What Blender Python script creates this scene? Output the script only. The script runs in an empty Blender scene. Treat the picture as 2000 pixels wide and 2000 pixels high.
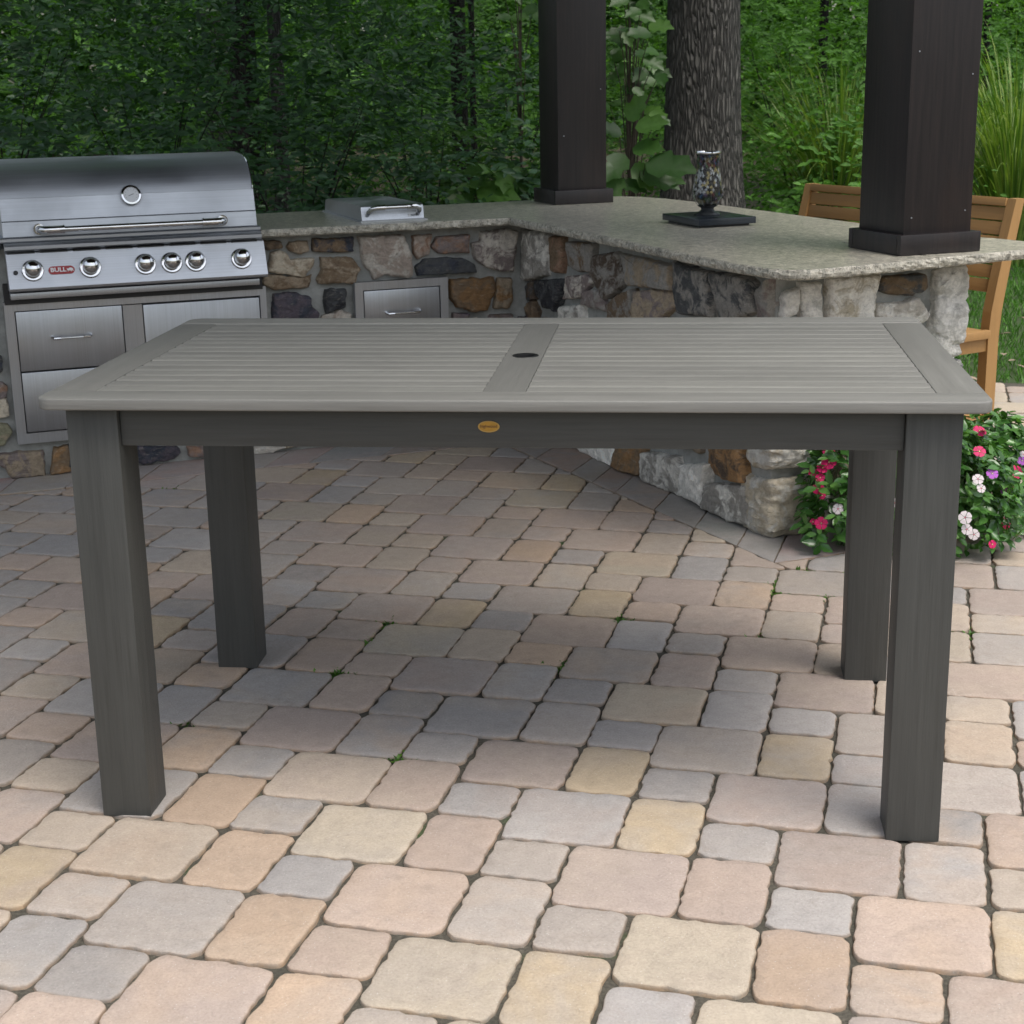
import bpy, bmesh, math, random
import numpy as np
from mathutils import Vector, Matrix, noise
from mathutils.geometry import tessellate_polygon
rnd = random.Random(7)
rng = np.random.default_rng(11)
S = bpy.context.scene
COL = S.collection
PI = math.pi

# ------------------------------------------------------------------ camera, sky, sun, exposure
F_PX, PITCH, ROLL, CAM_H = 3104.35, .2704, -.0184, 1.5
FWD = Vector((0, math.cos(PITCH), -math.sin(PITCH)))
_u = Vector((0, math.sin(PITCH), math.cos(PITCH))); _r = Vector((1, 0, 0))
RGT = _r*math.cos(ROLL) + _u*math.sin(ROLL)
UPV = -_r*math.sin(ROLL) + _u*math.cos(ROLL)
CAM = Vector((0, 0, CAM_H))
cd = bpy.data.cameras.new('camera'); cam = bpy.data.objects.new('camera', cd); COL.objects.link(cam)
cd.sensor_width = 36; cd.lens = 36*F_PX/2000; cd.clip_end = 400; cd.clip_start = .05
M3 = Matrix((RGT, UPV, -FWD)).transposed()
cam.matrix_world = Matrix.Translation(CAM) @ M3.to_4x4()
S.camera = cam
cd.dof.use_dof = True; cd.dof.focus_distance = 3.9; cd.dof.aperture_fstop = 13
S.render.resolution_x = S.render.resolution_y = 1024

SUN_EL, SUN_AZ = math.radians(67), math.radians(142)     # azimuth from +Y (north) clockwise: behind the camera, to the right
w = bpy.data.worlds.new('World'); S.world = w; w.use_nodes = True
nt = w.node_tree; bg = nt.nodes['Background']
sky = nt.nodes.new('ShaderNodeTexSky'); sky.sky_type = 'NISHITA'; sky.sun_disc = False
sky.sun_elevation = SUN_EL; sky.sun_rotation = SUN_AZ; sky.air_density = 1.2; sky.dust_density = 3.5; sky.ozone_density = .8
hs = nt.nodes.new('ShaderNodeHueSaturation'); hs.inputs['Saturation'].default_value = .55
nt.links.new(sky.outputs[0], hs.inputs['Color']); nt.links.new(hs.outputs[0], bg.inputs[0]); bg.inputs[1].default_value = .125
sl = bpy.data.lights.new('sun', 'SUN'); sl.energy = 1.45; sl.angle = math.radians(30); sl.color = (1, .95, .88)
so = bpy.data.objects.new('sun', sl); COL.objects.link(so)
sd = Vector((math.sin(SUN_AZ)*math.cos(SUN_EL), math.cos(SUN_AZ)*math.cos(SUN_EL), math.sin(SUN_EL)))
so.rotation_euler = sd.to_track_quat('Z', 'Y').to_euler(); so.location = (3, -3, 8)
S.view_settings.view_transform = 'Standard'; S.view_settings.look = 'None'; S.view_settings.gamma = 1
S.view_settings.exposure = .95
S.render.engine = 'CYCLES'
S.cycles.max_bounces = 8; S.cycles.transparent_max_bounces = 12

# ------------------------------------------------------------------ frames
G = .3574
KO = Vector((.012, 6.664, 0))
KU = Vector((math.cos(G), math.sin(G), 0)); KV = Vector((-math.sin(G), math.cos(G), 0))
def K(u, v, z=0): return KO + KU*u + KV*v + Vector((0, 0, z))
KROT = G
def ray(x, y):
    return ((x-1000)/F_PX)*RGT - ((y-1000)/F_PX)*UPV + FWD
def at_z(x, y, z):
    d = ray(x, y); return CAM + d*((z-CAM_H)/d.z)
def at_y(x, y, Y):
    d = ray(x, y); return CAM + d*(Y/d.y)
def on_plane(x, y, P0, n):
    d = ray(x, y); return CAM + d*((P0-CAM).dot(n)/d.dot(n))
def toK(P): d = P-KO; return d.dot(KU), d.dot(KV), P.z

# ------------------------------------------------------------------ materials
def mat(name):
    m = bpy.data.materials.new(name); m.use_nodes = True
    n = m.node_tree.nodes; b = n['Principled BSDF']
    return m, m.node_tree, b
def N(t, kind, **kw):
    n = t.nodes.new(kind)
    for k, v in kw.items():
        if hasattr(n, k) and k.islower(): setattr(n, k, v)
        else: n.inputs[k].default_value = v
    return n
def ramp(t, src, stops):
    r = t.nodes.new('ShaderNodeValToRGB'); e = r.color_ramp.elements
    while len(e) < len(stops): e.new(.5)
    for i, (p, c) in enumerate(stops):
        e[i].position = p; e[i].color = (c, c, c, 1) if isinstance(c, (int, float)) else tuple(c)[:3]+(1,)
    t.links.new(src, r.inputs[0]); return r.outputs[0]
def coords(t, scale=(1, 1, 1), rot=(0, 0, 0)):
    tc = t.nodes.new('ShaderNodeTexCoord'); mp = t.nodes.new('ShaderNodeMapping')
    mp.inputs['Scale'].default_value = scale; mp.inputs['Rotation'].default_value = rot
    t.links.new(tc.outputs['Object'], mp.inputs[0]); return mp.outputs[0]
def noise_n(t, vec, scale, detail=4, rough=.6, dist=0):
    n = N(t, 'ShaderNodeTexNoise', Scale=scale, Detail=detail, Roughness=rough, Distortion=dist)
    t.links.new(vec, n.inputs['Vector']); return n.outputs['Fac']
def mixc(t, fac, a, b, mode='MIX'):
    m = t.nodes.new('ShaderNodeMix'); m.data_type = 'RGBA'; m.blend_type = mode
    for sock, v in ((m.inputs[0], fac), (m.inputs[6], a), (m.inputs[7], b)):
        if isinstance(v, (int, float)): sock.default_value = v if sock is m.inputs[0] or sock.type == 'VALUE' else (v, v, v, 1)
        elif isinstance(v, tuple): sock.default_value = (*v, 1) if len(v) == 3 else v
        else: t.links.new(v, sock)
    return m.outputs[2]
def bump(t, b, h, strength=.3, dist=.01, prev=None):
    n = t.nodes.new('ShaderNodeBump'); n.inputs['Strength'].default_value = strength; n.inputs['Distance'].default_value = dist
    t.links.new(h, n.inputs['Height'])
    if prev: t.links.new(prev, n.inputs['Normal'])
    t.links.new(n.outputs[0], b.inputs['Normal']); return n.outputs[0]
def attr(t, name):
    a = t.nodes.new('ShaderNodeAttribute'); a.attribute_name = name; return a
def simple(name, col, rough=.6, metal=0, bscale=None, bstr=.2, var=.25, vscale=6, spec=.5, stretch=(1, 1, 1)):
    m, t, b = mat(name); v = coords(t, stretch)
    b.inputs['Roughness'].default_value = rough; b.inputs['Metallic'].default_value = metal
    b.inputs['Specular IOR Level'].default_value = spec
    n = noise_n(t, v, vscale, 5)
    lo = tuple(c*(1-var) for c in col); hi = tuple(min(1, c*(1+var)) for c in col)
    t.links.new(ramp(t, n, [(.3, lo), (.7, hi)]), b.inputs['Base Color'])
    if bscale: bump(t, b, noise_n(t, v, bscale, 6), bstr, .004)
    return m

def wood_mat(name, col, axis, rough=.55, contrast=.35, gscale=60, bstr=.25, spec=.4):
    """composite or stained board: fine grain streaks running along the given axis"""
    st = [1, 1, 1]; st[axis] = .035
    m, t, b = mat(name); v = coords(t, tuple(st))
    g1 = noise_n(t, v, gscale, 8, .7); g2 = noise_n(t, v, gscale*.22, 4)
    add = t.nodes.new('ShaderNodeMath'); add.operation = 'ADD'; t.links.new(g1, add.inputs[0]); t.links.new(g2, add.inputs[1])
    lo = tuple(c*(1-contrast) for c in col); hi = tuple(c*(1+contrast) for c in col)
    big = noise_n(t, coords(t), 3, 3)
    c1 = ramp(t, add.outputs[0], [(.72, lo), (1.28 if False else 1.0, col)])
    c1 = ramp(t, g1, [(.3, lo), (.5, col), (.72, hi)])
    c2 = mixc(t, .35, c1, ramp(t, g2, [(.35, lo), (.65, hi)]))
    c3 = mixc(t, .5, c2, ramp(t, big, [(.3, tuple(c*.85 for c in (1, 1, 1))), (.7, (1, 1, 1))]), 'MULTIPLY')
    oi = t.nodes.new('ShaderNodeObjectInfo')
    c3 = mixc(t, 1., c3, ramp(t, oi.outputs['Random'], [(0., (.91, .91, .91)), (1., (1.08, 1.08, 1.07))]), 'MULTIPLY')
    t.links.new(c3, b.inputs['Base Color'])
    t.links.new(ramp(t, g1, [(.2, rough-.08), (.8, rough+.12)]), b.inputs['Roughness'])
    b.inputs['Specular IOR Level'].default_value = spec
    bump(t, b, g1, bstr, .0015)
    return m
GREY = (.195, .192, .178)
M_tabX = wood_mat('weathered_grey_board_lengthwise', GREY, 0, contrast=.22, gscale=150, bstr=.5)
M_tabY = wood_mat('weathered_grey_board_crosswise', tuple(c*.86 for c in GREY), 1, contrast=.14, gscale=150, bstr=.45)  # crosswise boards darkened in colour to imitate the sheen of the grain direction
SHADED_GREY = (.058, .059, .055)  # same grey boards, colour darkened for the shade on upright faces
M_legZ = wood_mat('shaded_grey_board_upright', SHADED_GREY, 2, contrast=.25, gscale=130, bstr=.5, rough=.5)
M_apr = wood_mat('shaded_grey_board_apron', SHADED_GREY, 0, contrast=.25, gscale=150, bstr=.6)
M_aprY = wood_mat('shaded_grey_board_side_apron', SHADED_GREY, 1, contrast=.2, gscale=150, bstr=.6)
M_bench = wood_mat('cedar_tone_board', (.36, .205, .078), 1, contrast=.14, gscale=90, bstr=.25, rough=.5)
M_benchZ = wood_mat('cedar_tone_upright', (.36, .205, .078), 2, contrast=.14, gscale=90, bstr=.25, rough=.5)

def post_mat():
    m, t, b = mat('dark_stained_post'); v = coords(t, (1, 1, .045))
    g = noise_n(t, v, 70, 7, .65); big = noise_n(t, coords(t, (1, 1, .5)), 5, 4)
    c = ramp(t, g, [(.3, (.007, .0055, .006)), (.55, (.015, .0112, .0115)), (.8, (.027, .0185, .0165))])
    c = mixc(t, ramp(t, big, [(.5, 0.), (.75, .5)]), c, (.032, .018, .014))
    # knots
    vo = N(t, 'ShaderNodeTexVoronoi', Scale=2.3); t.links.new(coords(t, (1.6, 1.6, .55)), vo.inputs['Vector'])
    kn = ramp(t, vo.outputs['Distance'], [(.02, 1.), (.09, 0.)])
    c = mixc(t, mixc(t, .5, kn, 0.), c, (.06, .045, .045))
    t.links.new(c, b.inputs['Base Color']); b.inputs['Roughness'].default_value = .42
    b.inputs['Specular IOR Level'].default_value = .5
    p = bump(t, b, g, .35, .0015); bump(t, b, noise_n(t, v, 18, 3), .15, .004, p)
    return m
M_post = post_mat()

def steel(name, base=.56, rough=.28, axis=0, streak=.12):
    st = [240, 240, 240]; st[axis] = 1.2
    m, t, b = mat(name); v = coords(t, tuple(st))
    n = noise_n(t, v, 1, 3); sm = noise_n(t, coords(t, (1, 1, 1)), 4, 5, .65)
    b.inputs['Metallic'].default_value = 1
    t.links.new(ramp(t, n, [(.3, (base*.9, base*.93, base*.97)), (.7, (base*1.06, base*1.10, base*1.16))]), b.inputs['Base Color'])
    ad = N(t, 'ShaderNodeMath', operation='MULTIPLY_ADD'); t.links.new(n, ad.inputs[0]); ad.inputs[1].default_value = streak
    r2 = ramp(t, sm, [(.3, rough-.1), (.7, rough+.06)]); t.links.new(r2, ad.inputs[2])
    t.links.new(ad.outputs[0], b.inputs['Roughness'])
    b.inputs['Anisotropic'].default_value = .6
    bump(t, b, n, .04, .001)
    return m
M_steel = steel('brushed_steel', .47, .52); M_panel = steel('brushed_steel_panel', .52, .40); M_steelV = steel('brushed_steel_dull', .46, .40, 2)
M_chrome, _t, _b = mat('polished_chrome'); _b.inputs['Metallic'].default_value = 1; _b.inputs['Roughness'].default_value = .07
_t.links.new(ramp(_t, noise_n(_t, coords(_t), 30, 3), [(.3, .62), (.7, .72)]), _b.inputs['Base Color'])
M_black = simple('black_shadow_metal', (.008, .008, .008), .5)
M_dark_steel = simple('sooty_steel', (.05, .05, .05), .45, .6)
M_red = simple('red_enamel', (.30, .012, .014), .3)
M_white = simple('white_lettering', (.75, .75, .75), .4, var=.05)
M_gold = simple('gold_foil', (.58, .33, .07), .35, .6, var=.1, vscale=40)
M_goldrim = simple('gold_rim', (.68, .46, .17), .3, .8, var=.1)
M_engrave = simple('brown_engraving', (.13, .055, .02), .5)
M_dial = simple('dial_face', (.62, .64, .66), .3, var=.05)
M_slate = simple('blue_black_slate', (.017, .023, .031), .25, bscale=60, bstr=.1, var=.3, vscale=14)
M_bolt = simple('bolt_steel', (.1, .1, .1), .3, .8)

def granite(name, rough, dark=1., bstr=.1):
    m, t, b = mat(name); v = coords(t)
    n1 = noise_n(t, v, 38, 8, .75, .6); n2 = noise_n(t, coords(t, (2.2, 1, 1), (0, 0, .5)), 22, 7, .72, 1.2); n3 = noise_n(t, v, 160, 3, .6)
    c = ramp(t, n1, [(.34, (.10*dark, .094*dark, .08*dark)), (.46, (.265*dark, .25*dark, .205*dark)), (.56, (.37*dark, .345*dark, .285*dark)), (.7, (.54*dark, .51*dark, .44*dark))])
    c = mixc(t, ramp(t, n2, [(.5, 0.), (.64, .75)]), c, (.155*dark, .152*dark, .13*dark))
    c = mixc(t, ramp(t, n3, [(.56, 0.), (.66, .8)]), c, (.06, .055, .05))
    t.links.new(c, b.inputs['Base Color']); b.inputs['Roughness'].default_value = rough
    bump(t, b, n1, bstr, .002)
    return m
M_gran = granite('granite_top', .28, 1.6); M_gran_edge = granite('granite_chiselled_edge', .7, 1.3, 1.0)

def mortar():
    m, t, b = mat('mortar'); v = coords(t)
    n = noise_n(t, v, 14, 8, .7); f = noise_n(t, v, 160, 4)
    t.links.new(ramp(t, n, [(.3, (.20, .205, .19)), (.7, (.36, .365, .345))]), b.inputs['Base Color'])
    b.inputs['Roughness'].default_value = .9
    p = bump(t, b, n, .6, .012); bump(t, b, f, .3, .002, p); return m
M_mortar = mortar()
def stone_mat():
    m, t, b = mat('fieldstone'); v = coords(t)
    a = attr(t, 'col').outputs['Color']; a2 = attr(t, 'colb').outputs['Color']
    n1 = noise_n(t, v, 13, 9, .68, .8); n2 = noise_n(t, v, 55, 8, .75); n3 = noise_n(t, coords(t, (1, 1, 2.6), (.4, .3, .2)), 30, 8, .7, 1.)
    c = mixc(t, ramp(t, n1, [(.47, 0.), (.57, 1.)]), a, a2)
    c = mixc(t, .85, c, ramp(t, n2, [(.25, (.45,)*3), (.5, (.95,)*3), (.75, (1.35,)*3)]), 'MULTIPLY')
    c = mixc(t, ramp(t, n3, [(.56, 0.), (.72, .5)]), c, (.42, .38, .31))
    c = mixc(t, ramp(t, n3, [(.28, .7), (.4, 0.)]), c, (.05, .042, .035))
    t.links.new(c, b.inputs['Base Color']); b.inputs['Roughness'].default_value = .82
    b.inputs['Specular IOR Level'].default_value = .3
    p = bump(t, b, n3, .8, .012); p = bump(t, b, n2, .7, .005, p)
    return m
M_stone = stone_mat()
def paver_mat():
    m, t, b = mat('tumbled_concrete_paver'); v = coords(t)
    a = attr(t, 'col').outputs['Color']; a2 = attr(t, 'colb').outputs['Color']
    n1 = noise_n(t, v, 5.5, 5, .55, .5); n2 = noise_n(t, v, 190, 4, .7); n3 = noise_n(t, v, 28, 6, .65); n4 = noise_n(t, v, 1.6, 3, .5)
    c = mixc(t, ramp(t, n1, [(.40, 0.), (.62, .85)]), a, a2)
    c = mixc(t, .8, c, ramp(t, n2, [(.25, (.76,)*3), (.5, (1.,)*3), (.75, (1.16,)*3)]), 'MULTIPLY')
    c = mixc(t, .6, c, ramp(t, n3, [(.3, (.84,)*3), (.65, (1.06,)*3)]), 'MULTIPLY')
    c = mixc(t, .6, c, ramp(t, n4, [(.3, (.78, .80, .83)), (.7, (1.06, 1.04, 1.01))]), 'MULTIPLY')
    st_ = noise_n(t, v, 11, 7, .7, 1.2)
    c = mixc(t, ramp(t, st_, [(.56, 0.), (.72, .38)]), c, (.23, .195, .16))
    sc_ = noise_n(t, coords(t, (1, .25, 1), (0, 0, .9)), 55, 6, .8, .8)
    c = mixc(t, ramp(t, sc_, [(.66, 0.), (.74, .4)]), c, (.58, .56, .53))
    vo = N(t, 'ShaderNodeTexVoronoi', Scale=95.); t.links.new(v, vo.inputs['Vector'])
    c = mixc(t, ramp(t, vo.outputs['Distance'], [(.05, .55), (.13, 0.)]), c, (.62, .6, .57))
    c = mixc(t, mixc(t, attr(t, 'rim').outputs['Fac'], 0., .8), c, mixc(t, ramp(t, n3, [(.35, 0.), (.6, 1.)]), (.16, .145, .12), (.30, .19, .10)))
    t.links.new(c, b.inputs['Base Color']); b.inputs['Roughness'].default_value = .85
    b.inputs['Specular IOR Level'].default_value = .3
    pit = N(t, 'ShaderNodeTexVoronoi', Scale=60.); t.links.new(v, pit.inputs['Vector'])
    pr = ramp(t, pit.outputs['Distance'], [(.06, 0.), (.16, 1.)])
    p = bump(t, b, n2, .8, .0022); p = bump(t, b, n3, .5, .004, p); bump(t, b, pr, .35, .002, p); return m
M_paver = paver_mat()
def joint_mat():
    m, t, b = mat('joint_sand'); v = coords(t)
    n = noise_n(t, v, 1.7, 5, .6); f = noise_n(t, v, 130, 5); g = noise_n(t, v, 3.1, 4, .6)
    c = ramp(t, f, [(.3, (.04, .036, .028)), (.7, (.12, .108, .085))])
    c = mixc(t, ramp(t, n, [(.42, 0.), (.6, .55)]), c, (.035, .036, .026))
    c = mixc(t, ramp(t, g, [(.60, 0.), (.68, .75)]), c, (.035, .085, .014))
    t.links.new(c, b.inputs['Base Color']); b.inputs['Roughness'].default_value = .95
    bump(t, b, f, .8, .006); return m
M_joint = joint_mat()
def soil_mat():
    m, t, b = mat('forest_floor'); v = coords(t)
    n = noise_n(t, v, .8, 6); f = noise_n(t, v, 25, 6)
    c = ramp(t, f, [(.3, (.018, .014, .009)), (.7, (.075, .055, .034))])
    c = mixc(t, ramp(t, n, [(.45, 0.), (.6, .6)]), c, (.028, .045, .012))
    t.links.new(c, b.inputs['Base Color']); b.inputs['Roughness'].default_value = .95
    bump(t, b, f, .8, .03); return m
M_soil = soil_mat()

def leaf_mat(name, dark, light, trans=.3, rough=.38, spec=.5):
    m, t, b = mat(name)
    tone = attr(t, 'tone').outputs['Fac']
    c = ramp(t, tone, [(0., tuple(x*.55 for x in dark)), (.45, dark), (1., light)])
    c = mixc(t, .5, c, ramp(t, noise_n(t, coords(t), 40, 3), [(.3, (.75,)*3), (.7, (1.2,)*3)]), 'MULTIPLY')
    t.links.new(c, b.inputs['Base Color']); b.inputs['Roughness'].default_value = rough
    b.inputs['Specular IOR Level'].default_value = spec
    tr = t.nodes.new('ShaderNodeBsdfTranslucent'); t.links.new(mixc(t, 1., c, (1.3, 1.5, .5), 'MULTIPLY'), tr.inputs[0])
    mx = t.nodes.new('ShaderNodeMixShader'); mx.inputs[0].default_value = trans
    out = t.nodes['Material Output']
    t.links.new(b.outputs[0], mx.inputs[1]); t.links.new(tr.outputs[0], mx.inputs[2]); t.links.new(mx.outputs[0], out.inputs[0])
    return m
M_leafD = leaf_mat('dark_shrub_leaf', (.034, .088, .038), (.072, .168, .062), .28, .45, .4)
M_leafM = leaf_mat('understory_leaf', (.060, .155, .026), (.130, .290, .052), .40, .5, .3)
M_leafB = leaf_mat('bright_leaf', (.036, .095, .022), (.085, .185, .036), .32, .42)
M_leafV = leaf_mat('vinca_leaf', (.055, .150, .034), (.14, .30, .07), .25, .26, .6)
M_blade = leaf_mat('striped_grass_blade', (.10, .20, .035), (.30, .38, .10), .3, .4)
M_lawn = leaf_mat('lawn_blade', (.065, .19, .02), (.14, .33, .045), .3, .5)
M_moss = leaf_mat('joint_weed_leaf', (.06, .15, .015), (.12, .25, .03), .3, .5)
def petal(name, c):
    m, t, b = mat(name)
    t.links.new(ramp(t, noise_n(t, coords(t), 60, 2), [(.3, tuple(x*.85 for x in c)), (.7, c)]), b.inputs['Base Color'])
    b.inputs['Roughness'].default_value = .55
    tr = t.nodes.new('ShaderNodeBsdfTranslucent'); tr.inputs[0].default_value = (*c, 1)
    mx = t.nodes.new('ShaderNodeMixShader'); mx.inputs[0].default_value = .3
    t.links.new(b.outputs[0], mx.inputs[1]); t.links.new(tr.outputs[0], mx.inputs[2]); t.links.new(mx.outputs[0], t.nodes['Material Output'].inputs[0])
    return m
M_pink = petal('magenta_petal', (.78, .012, .16)); M_purple = petal('violet_petal', (.50, .10, .62)); M_wpetal = petal('white_petal', (.82, .74, .76))
M_eye = simple('flower_eye', (.8, .75, .35), .6)
def bark(name, lo, hi, sc=16):
    m, t, b = mat(name); v = coords(t, (1, 1, .16))
    vo = N(t, 'ShaderNodeTexVoronoi', Scale=sc, feature='DISTANCE_TO_EDGE')
    wv = t.nodes.new('ShaderNodeMixRGB'); nn = N(t, 'ShaderNodeTexNoise', Scale=9., Detail=4.); t.links.new(v, nn.inputs['Vector'])
    wv.inputs[0].default_value = .06; t.links.new(v, wv.inputs[1]); t.links.new(nn.outputs['Color'], wv.inputs[2]); t.links.new(wv.outputs[0], vo.inputs['Vector'])
    n = noise_n(t, v, 60, 8, .75); big = noise_n(t, coords(t), 2.5, 4)
    r = ramp(t, vo.outputs['Distance'], [(.0, 0.), (.28, 1.)])
    c = mixc(t, r, tuple(x*.35 for x in lo), ramp(t, n, [(.3, lo), (.7, hi)]))
    c = mixc(t, ramp(t, big, [(.5, 0.), (.7, .4)]), c, tuple(x*.5 for x in hi))
    t.links.new(c, b.inputs['Base Color']); b.inputs['Roughness'].default_value = .9
    p = bump(t, b, r, 1., .03); bump(t, b, n, .6, .01, p); return m
M_bark = bark('furrowed_grey_bark', (.105, .097, .087), (.19, .18, .163), 52)
M_barkd = bark('dark_bark', (.012, .010, .008), (.045, .036, .028), 50)  # one very dark bark colour throughout
M_barkg = bark('grey_smooth_bark', (.05, .05, .048), (.12, .12, .115), 60)
M_twig = simple('twig', (.05, .04, .028), .8)
M_roof = simple('roof_board', (.035, .024, .018), .6, stretch=(.1, 1, 1), vscale=20)

# ------------------------------------------------------------------ building helpers
class MB:
    """collects boxes, tubes and surfaces; build() links them as ONE mesh object"""
    def __init__(s): s.v = []; s.f = []; s.mi = []; s.sm = []; s.at = {}
    def add(s, vs, fs, mi=0, smooth=False, **at):
        o = len(s.v); s.v += [tuple(p) for p in vs]; s.f += [tuple(o+i for i in f) for f in fs]
        s.mi += [mi]*len(fs); s.sm += [smooth]*len(fs)
        for k, val in at.items():
            L = s.at.setdefault(k, []); L += [None]*(o-len(L))
            L += list(val) if isinstance(val, list) else [val]*len(vs)
    def box(s, c, d, rz=0, mi=0, bev=0, xf=None):
        hx, hy, hz = d[0]/2, d[1]/2, d[2]/2
        bm = bmesh.new(); bmesh.ops.create_cube(bm, size=1)
        for p in bm.verts: p.co = Vector((p.co.x*d[0], p.co.y*d[1], p.co.z*d[2]))
        if bev: bmesh.ops.bevel(bm, geom=list(bm.edges), offset=min(bev, min(d)*.45), segments=2, profile=.6, affect='EDGES')
        R = Matrix.Rotation(rz, 4, 'Z'); T = Matrix.Translation(Vector(c)) @ R
        if xf is not None: T = xf @ T
        bm.verts.index_update()
        s.add([T @ p.co for p in bm.verts], [[q.index for q in f.verts] for f in bm.faces], mi, bool(bev))
        bm.free()
    def tube(s, pts, r, n=10, mi=0, cap=True, xf=None):
        pts = [Vector(p) for p in pts]; rs = r if isinstance(r, (list, tuple)) else [r]*len(pts)
        vs = []; fs = []; up = None
        for i, p in enumerate(pts):
            a = pts[max(i-1, 0)]; b = pts[min(i+1, len(pts)-1)]; d = (b-a).normalized()
            if up is None: up = d.orthogonal().normalized()
            up = (up - d*up.dot(d)).normalized(); q = d.cross(up)
            for k in range(n):
                an = 2*PI*k/n; vs.append(p + (up*math.cos(an)+q*math.sin(an))*rs[i])
        for i in range(len(pts)-1):
            for k in range(n):
                fs.append((i*n+k, i*n+(k+1) % n, (i+1)*n+(k+1) % n, (i+1)*n+k))
        if cap: fs.append(tuple(range(n-1, -1, -1))); fs.append(tuple(range((len(pts)-1)*n, len(pts)*n)))
        if xf is not None: vs = [xf @ v for v in vs]
        s.add(vs, fs, mi, True)
    def lathe(s, prof, n=32, xf=None, mi=0, closed=False):
        vs = []; fs = []
        for (r, z) in prof:
            for k in range(n): vs.append(Vector((r*math.cos(2*PI*k/n), r*math.sin(2*PI*k/n), z)))
        m = len(prof)
        for i in range(m-1 if not closed else m):
            j = (i+1) % m
            for k in range(n): fs.append((i*n+k, i*n+(k+1) % n, j*n+(k+1) % n, j*n+k))
        if not closed: fs.append(tuple(range(n-1, -1, -1))); fs.append(tuple(range((m-1)*n, m*n)))
        if xf is not None: vs = [xf @ v for v in vs]
        s.add(vs, fs, mi, True)
    def prism(s, poly, z0, z1, mi=0, xf=None):
        n = len(poly); vs = [Vector((p[0], p[1], z0)) for p in poly] + [Vector((p[0], p[1], z1)) for p in poly]
        tr = tessellate_polygon([[Vector((p[0], p[1], 0)) for p in poly]])
        fs = [tuple(t) for t in tr] + [tuple(i+n for i in t) for t in tr] + [(i, (i+1) % n, (i+1) % n+n, i+n) for i in range(n)]
        if xf is not None: vs = [xf @ v for v in vs]
        s.add(vs, fs, mi)
    def build(s, name, mats, parent=None, loc=None, fix=True, autosm=35):
        me = bpy.data.meshes.new(name); me.from_pydata(s.v, [], s.f)
        if not isinstance(mats, (list, tuple)): mats = [mats]
        for m in mats: me.materials.append(m)
        me.polygons.foreach_set('material_index', s.mi); me.polygons.foreach_set('use_smooth', s.sm)
        for k, L in s.at.items():
            L += [None]*(len(s.v)-len(L)); sam = next(x for x in L if x is not None)
            if isinstance(sam, tuple):
                a = me.attributes.new(k, 'FLOAT_COLOR', 'POINT'); a.data.foreach_set('color', np.array([(*(x or (0, 0, 0)), 1) for x in L], 'f').ravel())
            else:
                a = me.attributes.new(k, 'FLOAT', 'POINT'); a.data.foreach_set('value', np.array([x or 0. for x in L], 'f'))
        if fix:
            bm = bmesh.new(); bm.from_mesh(me); bmesh.ops.recalc_face_normals(bm, faces=bm.faces[:]); bm.to_mesh(me); bm.free()
        if any(s.sm):
            try: me.set_sharp_from_angle(angle=math.radians(autosm))
            except Exception: pass
        me.update()
        o = bpy.data.objects.new(name, me); COL.objects.link(o)
        if parent:
            o.parent = parent
            o.matrix_parent_inverse = Matrix.Identity(4)
            if s_world(parent):  # points were given in world space: bring them into the parent's frame
                me.transform(parent.matrix_world.inverted() if True else Matrix())
        return o
WORLD_PARENT = set()
def s_world(p): return p.name in WORLD_PARENT
def tag(o, label=None, cat=None, group=None, kind=None):
    if label: o['label'] = label
    if cat: o['category'] = cat
    if group: o['group'] = group
    if kind: o['kind'] = kind
    return o
def thing(name, loc, rz, label, cat, group=None, world_pts=False):
    o = bpy.data.objects.new(name, None); COL.objects.link(o); o.empty_display_size = .1
    o.location = loc; o.rotation_euler = (0, 0, rz)
    o.matrix_world = Matrix.Translation(Vector(loc)) @ Matrix.Rotation(rz, 4, 'Z')
    if world_pts: WORLD_PARENT.add(o.name)
    return tag(o, label, cat, group)
def text_mesh(name, body, size, depth, material, parent, M, bold=0, spacing=1., sx=1.):
    cu = bpy.data.curves.new(name, 'FONT'); cu.body = body; cu.size = size; cu.extrude = depth; cu.align_x = 'CENTER'; cu.align_y = 'CENTER'
    cu.offset = bold; cu.space_character = spacing; cu.resolution_u = 3
    tmp = bpy.data.objects.new(name+'_tmp', cu); COL.objects.link(tmp)
    bpy.context.view_layer.update()
    me = bpy.data.meshes.new_from_object(tmp.evaluated_get(bpy.context.evaluated_depsgraph_get()))
    bpy.data.objects.remove(tmp); bpy.data.curves.remove(cu)
    me.transform(M @ Matrix.Diagonal((sx, 1, 1, 1))); me.materials.clear(); me.materials.append(material)
    o = bpy.data.objects.new(name, me); COL.objects.link(o); o.parent = parent; return o
def nz(p, s=1.): return noise.noise(Vector(p)*s)
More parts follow.
